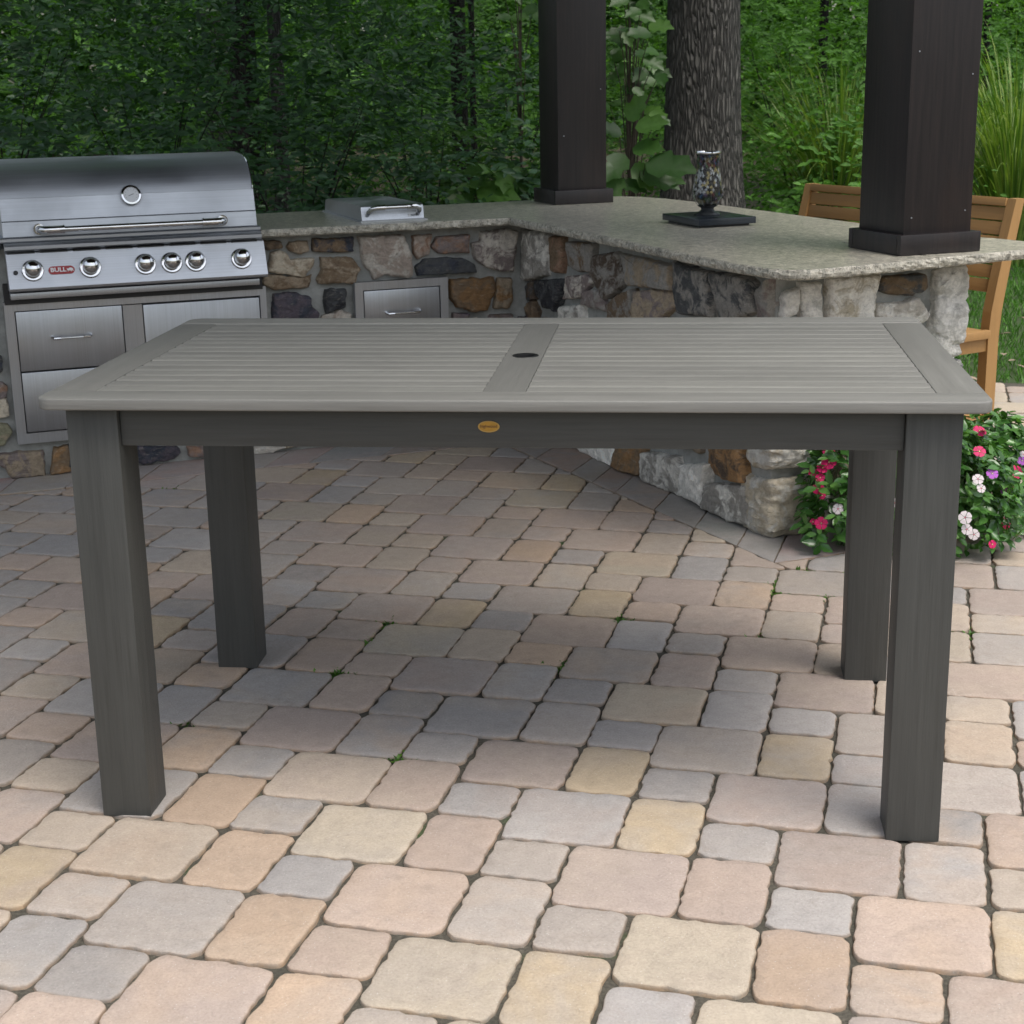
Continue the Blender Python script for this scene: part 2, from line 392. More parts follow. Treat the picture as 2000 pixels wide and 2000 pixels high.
def mesh_np(name, V, Fc, mats, tone=None, mi=None, smooth=False, parent=None):
    """fast mesh from arrays; Fc is (n,k)"""
    me = bpy.data.meshes.new(name); V = np.asarray(V, 'f'); Fc = np.asarray(Fc, 'i')
    n, k = Fc.shape
    me.vertices.add(len(V)); me.vertices.foreach_set('co', V.ravel())
    me.loops.add(n*k); me.loops.foreach_set('vertex_index', Fc.ravel())
    me.polygons.add(n); me.polygons.foreach_set('loop_start', np.arange(n, dtype='i')*k)
    try: me.polygons.foreach_set('loop_total', np.full(n, k, 'i'))
    except Exception: pass
    if not isinstance(mats, (list, tuple)): mats = [mats]
    for m in mats: me.materials.append(m)
    if mi is not None: me.polygons.foreach_set('material_index', np.asarray(mi, 'i'))
    if smooth: me.polygons.foreach_set('use_smooth', np.ones(n, bool))
    if tone is not None:
        a = me.attributes.new('tone', 'FLOAT', 'POINT'); a.data.foreach_set('value', np.asarray(tone, 'f'))
    me.update(calc_edges=True); me.validate()
    o = bpy.data.objects.new(name, me); COL.objects.link(o)
    if parent: o.parent = parent
    return o

# leaf templates: (along, across, up) and triangles
T_LEAF = (np.array([(0, 0, 0), (.22, .30, .05), (.55, .42, .07), (.85, .2, .03), (1, 0, -.06), (.85, -.2, .03), (.55, -.42, .07), (.22, -.30, .05), (.5, 0, -.02)]),
          np.array([(0, 1, 8), (1, 2, 8), (2, 3, 8), (3, 4, 8), (4, 5, 8), (5, 6, 8), (6, 7, 8), (7, 0, 8)]))
T_KITE = (np.array([(0, 0, 0), (.45, .42, .06), (1, 0, -.04), (.45, -.42, .06)]), np.array([(0, 1, 2), (0, 2, 3)]))
T_LOBED = (np.array([(0, 0, 0), (.12, .32, .03), (.38, .5, .06), (.46, .34, .05), (.72, .42, .04), (.8, .2, .02), (1, 0, -.08),
                     (.8, -.2, .02), (.72, -.42, .04), (.46, -.34, .05), (.38, -.5, .06), (.12, -.32, .03), (.5, 0, -.02)]),
           np.array([(i, (i+1) % 12, 12) for i in range(12)]))
def leaves(P, D, Nn, L, Wd, tmpl, tone):
    """arrays of leaves -> verts, faces, tone"""
    tv, tf = tmpl; P = np.asarray(P); D = np.asarray(D); Nn = np.asarray(Nn)
    D = D/np.linalg.norm(D, axis=1, keepdims=True)
    Sd = np.cross(D, Nn); Sd /= (np.linalg.norm(Sd, axis=1, keepdims=True)+1e-9); Nn = np.cross(Sd, D)
    L = np.asarray(L)[:, None, None]; Wd = np.asarray(Wd)[:, None, None]
    V = P[:, None]+D[:, None]*tv[None, :, 0:1]*L + Sd[:, None]*tv[None, :, 1:2]*Wd + Nn[:, None]*tv[None, :, 2:3]*L
    n, k = len(P), len(tv)
    Fc = (tf[None]+np.arange(n)[:, None, None]*k).reshape(-1, 3)
    return V.reshape(-1, 3), Fc, np.repeat(tone, k)
def unit(a): return a/(np.linalg.norm(a, axis=-1, keepdims=True)+1e-9)
def twig_leaves(O, D, length, nl, leafL, rg, ratio=.5, droop=.25, tone0=.5, spread=.9):
    """leaves set alternately along twigs with origins O and directions D"""
    n = len(O); P = []; LD = []; NN = []; LL = []; TT = []
    up = np.array([0, 0, 1.])
    side = unit(np.cross(D, up)+rg.normal(0, .15, (n, 3)))
    tone_t = np.clip(tone0 + rg.normal(0, .16, n), 0, 1)
    for i in range(nl):
        f = (i+.6)/nl; s = 1 if i % 2 else -1
        base = O + D*(f*length)[:, None] + up*(-droop*f*f*length)[:, None]
        if i == nl-1: d = D + rg.normal(0, .1, (n, 3))
        else: d = D*.55 + side*s*spread + rg.normal(0, .2, (n, 3))
        d = d - up*(.12+.25*rg.random((n, 1)))
        nn = unit(up*.55 + D*.5 + np.array([0, -.25, 0]) + rg.normal(0, .3, (n, 3)))
        P.append(base); LD.append(d); NN.append(nn); LL.append(leafL*(.65+.5*rg.random(n))*(1-.25*f)); TT.append(np.clip(tone_t+rg.normal(0, .1, n), 0, 1))
    return np.concatenate(P), np.concatenate(LD), np.concatenate(NN), np.concatenate(LL), np.concatenate(TT)
def shrub_mesh(name, seed, rx, ry, h, ntwig, leafL, mat_, tmpl=T_LEAF, tone0=.5, ratio=.5, nl=7, tl=.34, z0=.1, parent=None, shell=.5, centre=(0, 0)):
    rg = np.random.default_rng(seed)
    th = rg.random(ntwig)*2*PI; ph = rg.random(ntwig)
    # lumpy outline
    lump = 1+.22*np.sin(3*th+seed)+.14*np.sin(5*th+2*seed)
    rr = (shell+(1-shell)*rg.random(ntwig)**.6)
    zz = z0+(h-z0)*ph
    prof = np.sqrt(np.clip(1-((ph-.42)/.62)**2, .02, 1))*(1+.15*np.sin(9*ph+th*2))
    O = np.stack([centre[0]+rx*rr*lump*prof*np.cos(th), centre[1]+ry*rr*lump*prof*np.sin(th), zz], 1)
    D = unit(np.stack([np.cos(th)*prof, np.sin(th)*prof, .25+.8*(ph-.4)], 1)+rg.normal(0, .38, (ntwig, 3)))
    P, LD, NN, LL, TT = twig_leaves(O, D, tl*(.7+.6*rg.random(ntwig)), nl, leafL, rg, tone0=tone0)
    V, Fc, T = leaves(P, LD, NN, LL, LL*ratio, tmpl, TT)
    return mesh_np(name, V, Fc, mat_, T, parent=parent)
def stems_mesh(name, seed, n, r, h, spread, parent, m=M_twig, centre=(0, 0), r0=.012):
    b = MB(); rr = random.Random(seed)
    for i in range(n):
        a = rr.random()*2*PI; e = rr.random()**.5*spread
        pts = [(centre[0]+math.cos(a)*e*f*f+.02*rr.uniform(-1, 1), centre[1]+math.sin(a)*e*f*f+.02*rr.uniform(-1, 1), h*f*rr.uniform(.95, 1.)) for f in (0, .25, .5, .75, 1)]
        pts[0] = (centre[0]+math.cos(a)*r, centre[1]+math.sin(a)*r, -.03)
        b.tube(pts, [r0, r0*.85, r0*.65, r0*.45, r0*.2], 6)
    return b.build(name, m, parent)

# ================================================================== SETTING
b = MB()
nx = 60
for i in range(nx+1):
    for j in range(nx+1):
        x = -90+180*i/nx; y = -30+180*j/nx
        z = -.045 + (.35*nz((x*.09, y*.09, 0)) if y > 16 else 0)
        if y > 16: z += .02*(y-16)
        b.v.append((x, y, z))
b.f = [(i*(nx+1)+j, (i+1)*(nx+1)+j, (i+1)*(nx+1)+j+1, i*(nx+1)+j+1) for i in range(nx) for j in range(nx)]
b.mi = [0]*len(b.f); b.sm = [True]*len(b.f)
tag(b.build('ground', M_soil), 'dark leaf littered forest floor', 'ground', kind='structure')

# patio ------------------------------------------------------------
LA, LU, LX, LY = -.2538, .0801, .0522, 2.6715
_c, _s = math.cos(LA), math.sin(LA)
def lat(X, Y): return (LX+LU*(X*_c+Y*_s), LY+LU*(X*_s-Y*_c))
EDGE = [(2.30, 7.75), (6.5, 5.2)]       # lawn edge on the right
def lawn_y(x): return 7.62-.62*(x-2.482)+.05*math.sin(x*5)
def clip(poly, nx_, ny_, c):   # keep nx*x+ny*y<=c
    out = []
    for i in range(len(poly)):
        a, q = poly[i], poly[(i+1) % len(poly)]
        da = nx_*a[0]+ny_*a[1]-c; dq = nx_*q[0]+ny_*q[1]-c
        if da <= 0: out.append(a)
        if da*dq < 0:
            t = da/(da-dq); out.append((a[0]+t*(q[0]-a[0]), a[1]+t*(q[1]-a[1])))
    return out
def area(p):
    return abs(sum(p[i][0]*p[(i+1) % len(p)][1]-p[(i+1) % len(p)][0]*p[i][1] for i in range(len(p))))/2 if len(p) > 2 else 0
def Kline(p, q):   # half plane to the left of p->q (in K uv), returned in world form (nx,ny,c) keeping the RIGHT side
    a = K(*p); c = K(*q); d = (c-a).normalized(); n = Vector((-d.y, d.x)); return (n.x, n.y, n.x*a.x+n.y*a.y)
# excluded convex regions, as lists of half planes; inside = all satisfied by 'inside' test
BL = [((-.085, -.145), (-6, -.145)), ((-.085, -.145), (-.085, 3))]
def make_ex(pts):  # convex polygon in uv, ccw
    W = [K(*p) for p in pts]; hp = []
    for i in range(len(W)):
        a, c = W[i], W[(i+1) % len(W)]; d = (c-a).normalized(); n = (-d.y, d.x)   # interior on the left: n.x>=c
        hp.append((n[0], n[1], n[0]*a.x+n[1]*a.y))
    return hp
EX = [make_ex([(-6, -.145), (.3, -.145), (.3, 3), (-6, 3)]), make_ex([(.095, -2.07), (1.02, -2.07), (1.02, 3), (-.12, 3), (-.105, -.145)])]
SPLIT = []
def subtract(poly, hps):
    inter = poly
    for n0, n1, c in hps: inter = clip(inter, -n0, -n1, -c)
    if area(inter) < 1e-6: return poly
    best = []; hb = None
    for h in hps:
        q = clip(poly, *h)
        if area(q) > area(best): best = q; hb = h
    if hb is None: return []
    rest = clip(poly, -hb[0], -hb[1], -hb[2]); b2 = []
    for h in hps:
        if h is not hb:
            q = clip(rest, *h)
            if area(q) > area(b2): b2 = q
    if area(b2) > .0008: SPLIT.append(b2)
    return best
PAL = {'beige': (.47, .385, .295), 'peach': (.50, .345, .225), 'mauve': (.36, .285, .255), 'blue': (.33, .335, .345), 'yellow': (.49, .375, .215),
       'grey': (.385, .35, .32), 'pink': (.45, .34, .28), 'slate': (.26, .265, .275), 'sand': (.47, .405, .30)}
_m = (.415, .355, .305)
PAL = {k: tuple(v[i]*.54+_m[i]*.46 for i in range(3)) for k, v in PAL.items()}
FIX = {(2, 0): 'sand', (5, 0): 'peach', (7, 1): 'peach', (7, -2): 'pink', (5, -2): 'blue', (0, -3): 'mauve', (3, -3): 'pink', (0, 0): 'grey', (-2, -6): 'blue',
       (1, -6): 'yellow', (3, -5): 'slate', (5, -5): 'mauve', (8, -5): 'blue', (-1, 2): 'grey', (2, 3): 'blue', (4, 3): 'sand', (9, 1): 'pink', (-4, -9): 'mauve',
       (-7, -4): 'sand', (-5, -1): 'pink'}
def rounded(poly, r, step=.016, amp=.0016, seed=0):
    """round the corners of a convex polygon and roughen its outline"""
    n = len(poly); pts = []
    for i in range(n):
        p0 = Vector(poly[i-1]); p1 = Vector(poly[i]); p2 = Vector(poly[(i+1) % n])
        e1 = (p0-p1); e2 = (p2-p1); rr = min(r, e1.length*.45, e2.length*.45)
        if rr < 1e-4: continue
        a = p1+e1.normalized()*rr; c = p1+e2.normalized()*rr
        for t in (0, .25, .5, .75, 1): pts.append(a*(1-t)**2+p1*2*t*(1-t)+c*t*t)
    out = []
    for i in range(len(pts)):
        a, c = pts[i], pts[(i+1) % len(pts)]; L = (c-a).length; k = max(1, int(L/step))
        for j in range(k): out.append(a+(c-a)*j/k)
    cen = sum(out, Vector((0, 0)))/len(out)
    return [p+(p-cen).normalized()*(amp*2.2*nz((p.x*38, p.y*38, seed*.37))+amp*1.2*nz((p.x*110, p.y*110, seed))) for p in out], cen
def stone_slab(b, poly, z, h, r, gap, col, colb, seed, bevel=.006, amp=.0016, bulge=0.):
    out, cen = rounded(poly, r, amp=amp, seed=seed)
    def inset(d):
        res = []
        for p in out:
            v = p-cen; L = v.length; res.append(cen+v*max(.05, (L-d)/L))
        return res
    tx, ty = rnd.uniform(-.008, .008), rnd.uniform(-.008, .008)
    rings = [(inset(gap), z-h, 1.), (inset(gap), z-bevel*1.1, .75), (inset(gap+bevel*.35), z-bevel*.35, .35), (inset(gap+bevel*1.1), z, 0.), (inset(gap+bevel*1.1+.02), z+bulge*.6, 0.)]
    vs = []; rim = []; n = len(out)
    for ps, zz, rm in rings:
        for p in ps:
            q = p-cen; vs.append((p.x, p.y, zz+tx*q.x+ty*q.y+(.0007*nz((p.x*30, p.y*30, 3)) if zz >= z-.001 else 0))); rim.append(rm)
    vs.append((cen.x, cen.y, z+bulge)); rim.append(0.)
    fs = [(k*n+i, k*n+(i+1) % n, (k+1)*n+(i+1) % n, (k+1)*n+i) for k in range(len(rings)-1) for i in range(n)]
    m = (len(rings)-1)*n; fs += [(m+i, m+(i+1) % n, len(rings)*n) for i in range(n)]
    b.add(vs, fs, 0, True, col=col, colb=colb, rim=rim)
def pick(x, y, kind, key):
    if key in FIX: nm = FIX[key]
    else:
        left = x < -.6 and y > 3.4
        if kind == 'S': nm = rnd.choice(['blue', 'slate', 'pink', 'beige', 'peach', 'grey'])
        elif kind == 'M': nm = rnd.choice(['peach', 'beige', 'pink', 'yellow', 'grey', 'blue'])
        else: nm = rnd.choice(['mauve', 'beige', 'grey', 'sand', 'pink', 'mauve', 'blue'])
        if left and rnd.random() < .4: nm = rnd.choice(['blue', 'grey', 'slate'])
    c = PAL[nm]; k = rnd.uniform(.9, 1.08); c = tuple(v*k for v in c)
    nb = rnd.choice(['beige', 'grey', 'mauve', 'blue', 'peach']); cb = PAL[nb]
    return c, tuple(c[i]*.5+cb[i]*.5 for i in range(3))
b = MB(); sid = 0; CORN = []
for a in range(-60, 60):
    for q in range(-40, 40):
        ox, oy = 2*a+5*q, 3*a-2*q
        for kind, dx, dy, sx, sy in (('L', 0, -3, 3, 3), ('M', 3, -3, 2, 3), ('S', 3, -5, 2, 2)):
            X, Y = ox+dx, oy+dy; cx, cy = lat(X+sx/2, Y+sy/2)
            if not (-4.2 < cx < 4.6 and .9 < cy < 9): continue
            ku, kv, _ = toK(Vector((cx, cy, 0)))
            if kv > .6 and ku < .9: continue
            if abs(cx) > 1.15+.40*cy: continue
            if cy > lawn_y(cx)-.05 and cx > 1.5: continue
            poly = [lat(X, Y), lat(X, Y+sy), lat(X+sx, Y+sy), lat(X+sx, Y)]; CORN += poly
            SPLIT.clear(); todo = [poly]
            for h in EX:
                nxt = []
                for q_ in todo:
                    SPLIT.clear(); nxt.append(subtract(q_, h)); nxt += list(SPLIT)
                todo = [q_ for q_ in nxt if len(q_) > 2]
            for q_ in todo[1:]:
                if area(q_) > .0008:
                    c, cb = pick(cx, cy, kind, (X, Y)); stone_slab(b, q_, 0, .03, .008, .003, c, cb, sid+500, bevel=.004, amp=.0015)
            if not todo: continue
            poly = todo[0]
            if len(poly) < 3 or area(poly) < .0008: continue
            sid += 1; c, cb = pick(cx, cy, kind, (X, Y))
            far = cy > 4.3
            stone_slab(b, poly, rnd.uniform(-.002, .002), .03, {'L': .034, 'M': .031, 'S': .029}[kind]*rnd.uniform(.85, 1.15), .0026+rnd.uniform(-.0012, .0024), c, cb, sid, bevel=.0048, amp=.0028)
# border course along the counter base
def border(p0, p1, q0, q1, n, sd_):
    r = random.Random(sd_); ts = [0]
    for i in range(n): ts.append(ts[-1]+r.uniform(.7, 1.3))
    ts = [t/ts[-1] for t in ts]
    for i in range(n):
        e0 = r.uniform(-.02, .02); 
        A = K(*[p0[k]+(p1[k]-p0[k])*ts[i] for k in (0, 1)]); Bq = K(*[p0[k]+(p1[k]-p0[k])*ts[i+1] for k in (0, 1)])
        Cq = K(*[q0[k]+(q1[k]-q0[k])*ts[i+1] for k in (0, 1)]); Dq = K(*[q0[k]+(q1[k]-q0[k])*ts[i] for k in (0, 1)])
        poly = [(p.x, p.y) for p in (A, Bq, Cq, Dq)]
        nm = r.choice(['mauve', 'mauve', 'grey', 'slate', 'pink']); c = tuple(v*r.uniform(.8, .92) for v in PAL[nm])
        stone_slab(b, poly, r.uniform(-.001, .001), .03, .006, .002, c, tuple(x*.9 for x in PAL['blue']), 900+i+sd_*50, bevel=.003, amp=.0012)
border((-3.4, -.143), (-.09, -.143), (-3.4, .16), (.2, .16), 13, 1)
border((-.098, -.15), (.09, -2.062), (.20, .16), (.33, -1.75), 8, 2)
border((.09, -2.066), (1.0, -2.066), (.33, -1.75), (.95, -1.75), 3, 3)
tag(b.build('patio', M_paver), 'tumbled concrete pavers in tan, rose and blue grey with dark sandy joints', 'patio', kind='structure')
b = MB()
poly = [(-6, .2), (6, .2), (6, lawn_y(6))]+[(x, lawn_y(x)) for x in (5, 4.5, 4, 3.5, 3, 2.7, 2.4, 2.1, 1.8)]+[(1.5, 8.6), (.5, 9), (-6, 6.5)]
tr = tessellate_polygon([[Vector((p[0], p[1], 0)) for p in poly]])
b.add([(p[0], p[1], -.0085) for p in poly], [tuple(t) for t in tr])
tag(b.build('joint_sand', M_joint), 'dark sand and moss between the pavers', 'sand', kind='structure')
# lawn
def in_lawn(x, y): return 1.7 < x < 9 and lawn_y(x) < y < 12.6+.4*math.sin(x*2)
b = MB(); xs = [1.7+i*.3 for i in range(26)]
b.add([(x, lawn_y(x)+.0, -.018) for x in xs]+[(x, 12.6+.4*math.sin(x*2), -.018) for x in xs], [(i, i+1, 26+i+1, 26+i) for i in range(25)])
tag(b.build('lawn', simple('lawn_soil', (.035, .06, .016), .95, bscale=60, vscale=12, var=.5)), 'thin soil under the mown lawn', 'lawn', kind='structure')
n = 30000; P = np.stack([rng.uniform(1.9, 5.6, n), rng.uniform(5.6, 12.8, n), np.full(n, -.02)], 1)
ok = np.array([in_lawn(x, y) and x < 1.1+.36*y for x, y, _ in P]); P = P[ok]; n = len(P)
D = unit(np.stack([rng.normal(0, .45, n), rng.normal(0, .45, n), np.ones(n)], 1))
V, Fc, T = leaves(P, D, rng.normal(0, 1, (n, 3)), rng.uniform(.035, .075, n), rng.uniform(.006, .009, n), T_KITE, np.clip(rng.normal(.5, .25, n), 0, 1))
tag(mesh_np('lawn_grass', V, Fc, M_lawn, T), 'short mown green grass beyond the patio edge', 'grass', kind='stuff')
# weeds in joints
P = []
for (x, y) in [(1665, 1122), (1700, 1145), (1640, 1150), (1575, 1095), (1880, 1005), (1530, 1140), (780, 1213), (765, 1228), (745, 1250), (693, 1300), (400, 1410), (1225, 1205), (1240, 1215), (690, 1308), (1080, 1295), (1500, 1170), (1750, 1180), (1550, 1170), (1110, 1300), (1800, 1475), (385, 950), (800, 1475), (1905, 1250), (1510, 1235), (820, 1462)]:
    p = at_z(x, y, -.005); q = min(CORN, key=lambda c_: (c_[0]-p.x)**2+(c_[1]-p.y)**2); dirs = [(_c, _s), (-_c, -_s), (_s, -_c), (-_s, _c)]
    for k in range(26):
        dx, dy = rnd.choice(dirs); L_ = abs(rnd.gauss(0, .028)); P.append((q[0]+dx*L_+rnd.gauss(0, .002), q[1]+dy*L_+rnd.gauss(0, .002), -.007))
P = np.array(P); n = len(P)
V, Fc, T = leaves(P, np.stack([rng.normal(0, 1, n), rng.normal(0, 1, n), rng.uniform(.1, .9, n)], 1), np.tile([0, 0, 1.], (n, 1)), rng.uniform(.008, .020, n), rng.uniform(.006, .013, n), T_KITE, rng.random(n))
tag(mesh_np('joint_weeds', V, Fc, M_moss, T), 'tiny green weeds sprouting in the paver joints', 'weeds', kind='stuff')

# ================================================================== STONE COUNTER
kit = thing('stone_counter', K(0, 0, 0), KROT, 'L shaped outdoor kitchen counter of mortared fieldstone under a granite slab', 'counter')
# everything below is in kit-local (u,v,z)
A0, A1 = Vector((-3.6, .115, 0)), Vector((.135, .115, 0)); B1 = Vector((.225, -1.80, 0)); C1 = Vector((.905, -1.80, 0)); D1 = Vector((.90, .68, 0)); E1 = Vector((-3.6, .68, 0))
b = MB(); b.prism([(p.x, p.y) for p in (A0, A1, B1, C1, D1, E1)], -.03, .885)
b.build('wall', M_mortar, kit)
def px2face(x, y, P0, P1):
    """pixel -> (distance along face from P0, z) on the vertical face through P0,P1 (uv)"""
    W0 = K(P0.x, P0.y); W1 = K(P1.x, P1.y); d = (W1-W0).normalized(); n = Vector((-d.y, d.x, 0))
    P = on_plane(x, y, W0, n); return ((P-W0).dot(d), P.z)
stones = MB()
def add_stone(P0, P1, poly, col, colb, seed, thick=.032, outn=1.):
    """poly in (s,z) on the face P0->P1; outward normal is to the RIGHT of the direction when outn=1"""
    d = (P1-P0).normalized(); nrm = Vector((d.y, -d.x, 0))*outn
    # resample and round
    pts = []
    m = len(poly)
    for i in range(m):
        p0 = Vector(poly[i-1]); p1 = Vector(poly[i]); p2 = Vector(poly[(i+1) % m]); e1 = p0-p1; e2 = p2-p1
        rr = min(.005, e1.length*.4, e2.length*.4); a = p1+e1.normalized()*rr; c = p1+e2.normalized()*rr
        for t in (0, .5, 1): pts.append(a*(1-t)**2+p1*2*t*(1-t)+c*t*t)
    out = []
    for i in range(len(pts)):
        a, c = pts[i], pts[(i+1) % len(pts)]; L = (c-a).length; k = max(1, int(L/.010))
        for j in range(k): out.append(a+(c-a)*j/k)
    cen = sum(out, Vector((0, 0)))/len(out)
    vs = []; n = len(out)
    tilt = (rnd.uniform(-.16, .16), rnd.uniform(-.14, .14))
    fac = [(1.02, -.012), (1.0, .004), (.975, .66), (.93, .9), (.80, 1.), (.62, 1.), (.42, 1.05), (.2, 1.08)]
    size = math.sqrt(abs(sum(out[i].x*out[(i+1) % n].y-out[(i+1) % n].x*out[i].y for i in range(n)))/2)
    th = thick*min(1.3, .6+size*3.5)
    for f, h in fac:
        for p in out:
            q = cen+(p-cen)*f
            rough = (.008*nz((q.x*9, q.y*9, seed))+.009*abs(nz((q.x*22, q.y*22, seed+5)))+.0045*nz((q.x*60, q.y*60, seed+9)))*(1 if f < 1 else .3)
            edge = .007*nz((q.x*32, q.y*32, seed+3))+.0045*nz((q.x*90, q.y*90, seed+3))
            dirv = (p-cen).normalized() if (p-cen).length > 0 else Vector((0, 0))
            if f > .9: q = q+dirv*edge
            hh = (th*h if h > .01 else h)+ (rough+ (q.x-cen.x)*tilt[0]+(q.y-cen.y)*tilt[1] if h > .01 else 0)
            w_ = P0+d*q.x+nrm*hh; vs.append((w_.x, w_.y, max(q.y, -.01)))
    w_ = P0+d*cen.x+nrm*(th*1.08); vs.append((w_.x, w_.y, cen.y))
    R = len(fac)
    fs = [(k*n+i, k*n+(i+1) % n, (k+1)*n+(i+1) % n, (k+1)*n+i) for k in range(R-1) for i in range(n)]
    fs += [((R-1)*n+i, (R-1)*n+(i+1) % n, R*n) for i in range(n)]
    stones.add(vs, fs, 0, True, col=col, colb=colb)
C = {'tan': (.30, .24, .17), 'cream': (.50, .44, .34), 'brown': (.17, .12, .075), 'dbrown': (.085, .062, .045), 'pinkish': (.36, .30, .25), 'red': (.25, .155, .105),
     'mauve': (.19, .155, .145), 'dgrey': (.075, .078, .08), 'navy': (.045, .05, .065), 'light': (.50, .46, .40), 'purple': (.10, .085, .10), 'rust': (.24, .14, .065),
     'grey': (.26, .245, .22), 'white': (.80, .77, .71), 'lgrey': (.58, .56, .51), 'olive': (.24, .23, .15), 'black': (.03, .03, .034)}
z3 = lambda x, y: (500+x/3.22, 350+y/3.22)
z4 = lambda x, y: (1000+x/3.22, 350+y/3.22)
z5 = lambda x, y: (1500+x/3.864, 300+y/3.864)
z2 = lambda x, y: (x/3.45, 550+y/3.45)
zk = lambda x, y: (1000+x/1.932, 800+y/1.932)
TR_L = [
 (z3, [(25,378),(155,385),(160,430),(40,448),(20,420)], 'dbrown', 'brown'),
 (z3, [(195,390),(320,385),(325,450),(270,468),(215,455),(193,420)], 'tan', 'brown'),
 (z3, [(350,372),(608,362),(608,455),(420,460),(350,450)], 'navy', 'brown'),
 (z3, [(80,465),(150,450),(190,465),(205,500),(355,492),(350,530),(300,612),(190,600),(60,580),(75,520)], 'cream', 'tan'),
 (z3, [(45,595),(190,605),(300,618),(345,595),(335,680),(100,695),(30,650)], 'tan', 'brown'),
 (z3, [(400,492),(600,490),(645,560),(610,650),(390,655),(375,630),(405,560)], 'brown', 'tan'),
 (z3, [(635,360),(912,345),(960,450),(972,600),(950,622),(880,610),(820,598),(735,628),(700,570),(665,530),(650,420)], 'pinkish', 'light'),
 (z3, [(975,355),(1100,345),(1085,470),(1010,505),(985,470)], 'red', 'pinkish'),
 (z3, [(1130,360),(1330,345),(1330,460),(1150,468),(1098,435)], 'mauve', 'red'),
 (z3, [(1000,545),(1060,500),(1150,490),(1290,495),(1360,530),(1368,580),(1010,605)], 'dgrey', 'navy'),
 (z3, [(1352,400),(1402,385),(1402,330),(1590,310),(1640,330),(1600,575),(1500,570),(1430,540),(1365,500)], 'light', 'mauve'),
 (z3, [(105,720),(230,708),(330,740),(350,800),(390,840),(385,900),(100,900)], 'purple', 'navy'),
 (z3, [(430,690),(560,688),(555,800),(440,845),(415,760)], 'dgrey', 'black'),
 (z3, [(410,860),(520,818),(585,840),(580,930),(400,930)], 'light', 'pinkish'),
 (z3, [(1215,630),(1490,615),(1500,700),(1470,760),(1440,820),(1360,832),(1260,800),(1215,750)], 'rust', 'brown'),
 (z3, [(1510,620),(1600,618),(1605,760),(1580,810),(1485,810),(1500,720)], 'tan', 'rust'),
 (z3, [(1230,840),(1330,840),(1330,930),(1225,930)], 'mauve', 'purple'),
 (z3, [(1460,850),(1600,845),(1612,930),(1450,930)], 'mauve', 'brown'),
 (z2, [(-60,500),(5,505),(22,545),(20,600),(-60,620)], 'dgrey', 'navy'),
 (z2, [(-80,665),(28,672),(44,700),(46,770),(0,790),(-80,790)], 'mauve', 'red'),
 (z2, [(-80,800),(46,776),(62,895),(0,915),(-80,915)], 'cream', 'tan'),
 (z2, [(-60,945),(50,955),(82,1005),(20,1100),(-60,1110)], 'olive', 'tan'),
 (z2, [(-60,1160),(180,1140),(290,1135),(302,1300),(250,1332),(90,1345),(20,1250),(-60,1190)], 'tan', 'mauve'),
 (z2, [(360,1110),(470,1105),(485,1270),(400,1318),(338,1318),(348,1200)], 'brown', 'rust'),
 (z2, [(900,1095),(1190,1105),(1210,1150),(1170,1190),(950,1230),(890,1200)], 'navy', 'purple'),
 (z2, [(1250,1105),(1400,1100),(1410,1190),(1270,1172)], 'red', 'mauve'),
 (z2, [(1700,1110),(1920,1105),(1830,1150),(1700,1165)], 'light', 'lgrey'),
]
TR_R = [
 (z4, [(60,310),(260,345),(260,420),(235,595),(60,615),(15,600),(40,450)], 'grey', 'lgrey'),
 (z4, [(275,365),(350,365),(360,480),(340,585),(285,575)], 'brown', 'red'),
 (z4, [(400,395),(545,410),(530,580),(430,575),(395,540)], 'grey', 'brown'),
 (z4, [(25,640),(150,630),(165,750),(60,745),(20,720)], 'dbrown', 'dgrey'),
 (z4, [(165,640),(355,628),(350,700),(310,820),(230,790),(175,700)], 'black', 'dgrey'),
 (z4, [(390,610),(500,600),(540,640),(460,740),(380,750)], 'mauve', 'light'),
 (z4, [(565,480),(690,462),(705,520),(745,640),(690,700),(630,742),(565,600)], 'grey', 'dbrown'),
 (z4, [(698,468),(850,500),(1040,540),(1055,690),(900,670),(770,662),(745,590)], 'grey', 'tan'),
 (z4, [(500,700),(560,690),(600,720),(615,830),(520,800),(480,780)], 'mauve', 'grey'),
 (z4, [(28,765),(150,760),(185,830),(160,930),(28,930)], 'dbrown', 'brown'),
 (z4, [(340,800),(470,790),(480,920),(330,920)], 'lgrey', 'grey'),
 (z4, [(620,790),(720,720),(795,690),(810,750),(805,900),(640,900)], 'brown', 'grey'),
 (z4, [(835,705),(990,690),(1050,700),(1062,790),(1000,850),(970,900),(835,900)], 'tan', 'mauve'),
 (z4, [(1065,510),(1200,570),(1275,585),(1295,760),(1290,855),(1080,840),(1065,700)], 'dgrey', 'grey'),
 (z4, [(1310,590),(1500,610),(1555,650),(1555,830),(1400,900),(1350,900),(1310,700)], 'grey', 'dgrey'),
 (z4, [(1575,700),(1680,650),(1765,655),(1780,910),(1570,910)], 'mauve', 'grey'),
 (zk, [(255,130),(410,140),(415,215),(370,215),(300,180)], 'lgrey', 'white'),
 (zk, [(425,130),(520,140),(500,245),(440,240),(415,210)], 'brown', 'rust'),
 (zk, [(530,160),(640,180),(655,230),(640,325),(520,260)], 'lgrey', 'grey'),
 (zk, [(655,210),(770,205),(760,270),(750,355),(645,325)], 'lgrey', 'white'),
 (zk, [(755,140),(890,145),(900,270),(840,265),(780,235),(755,200)], 'rust', 'dbrown'),
 (zk, [(770,280),(905,285),(920,340),(925,440),(850,415),(755,365)], 'grey', 'lgrey'),
]
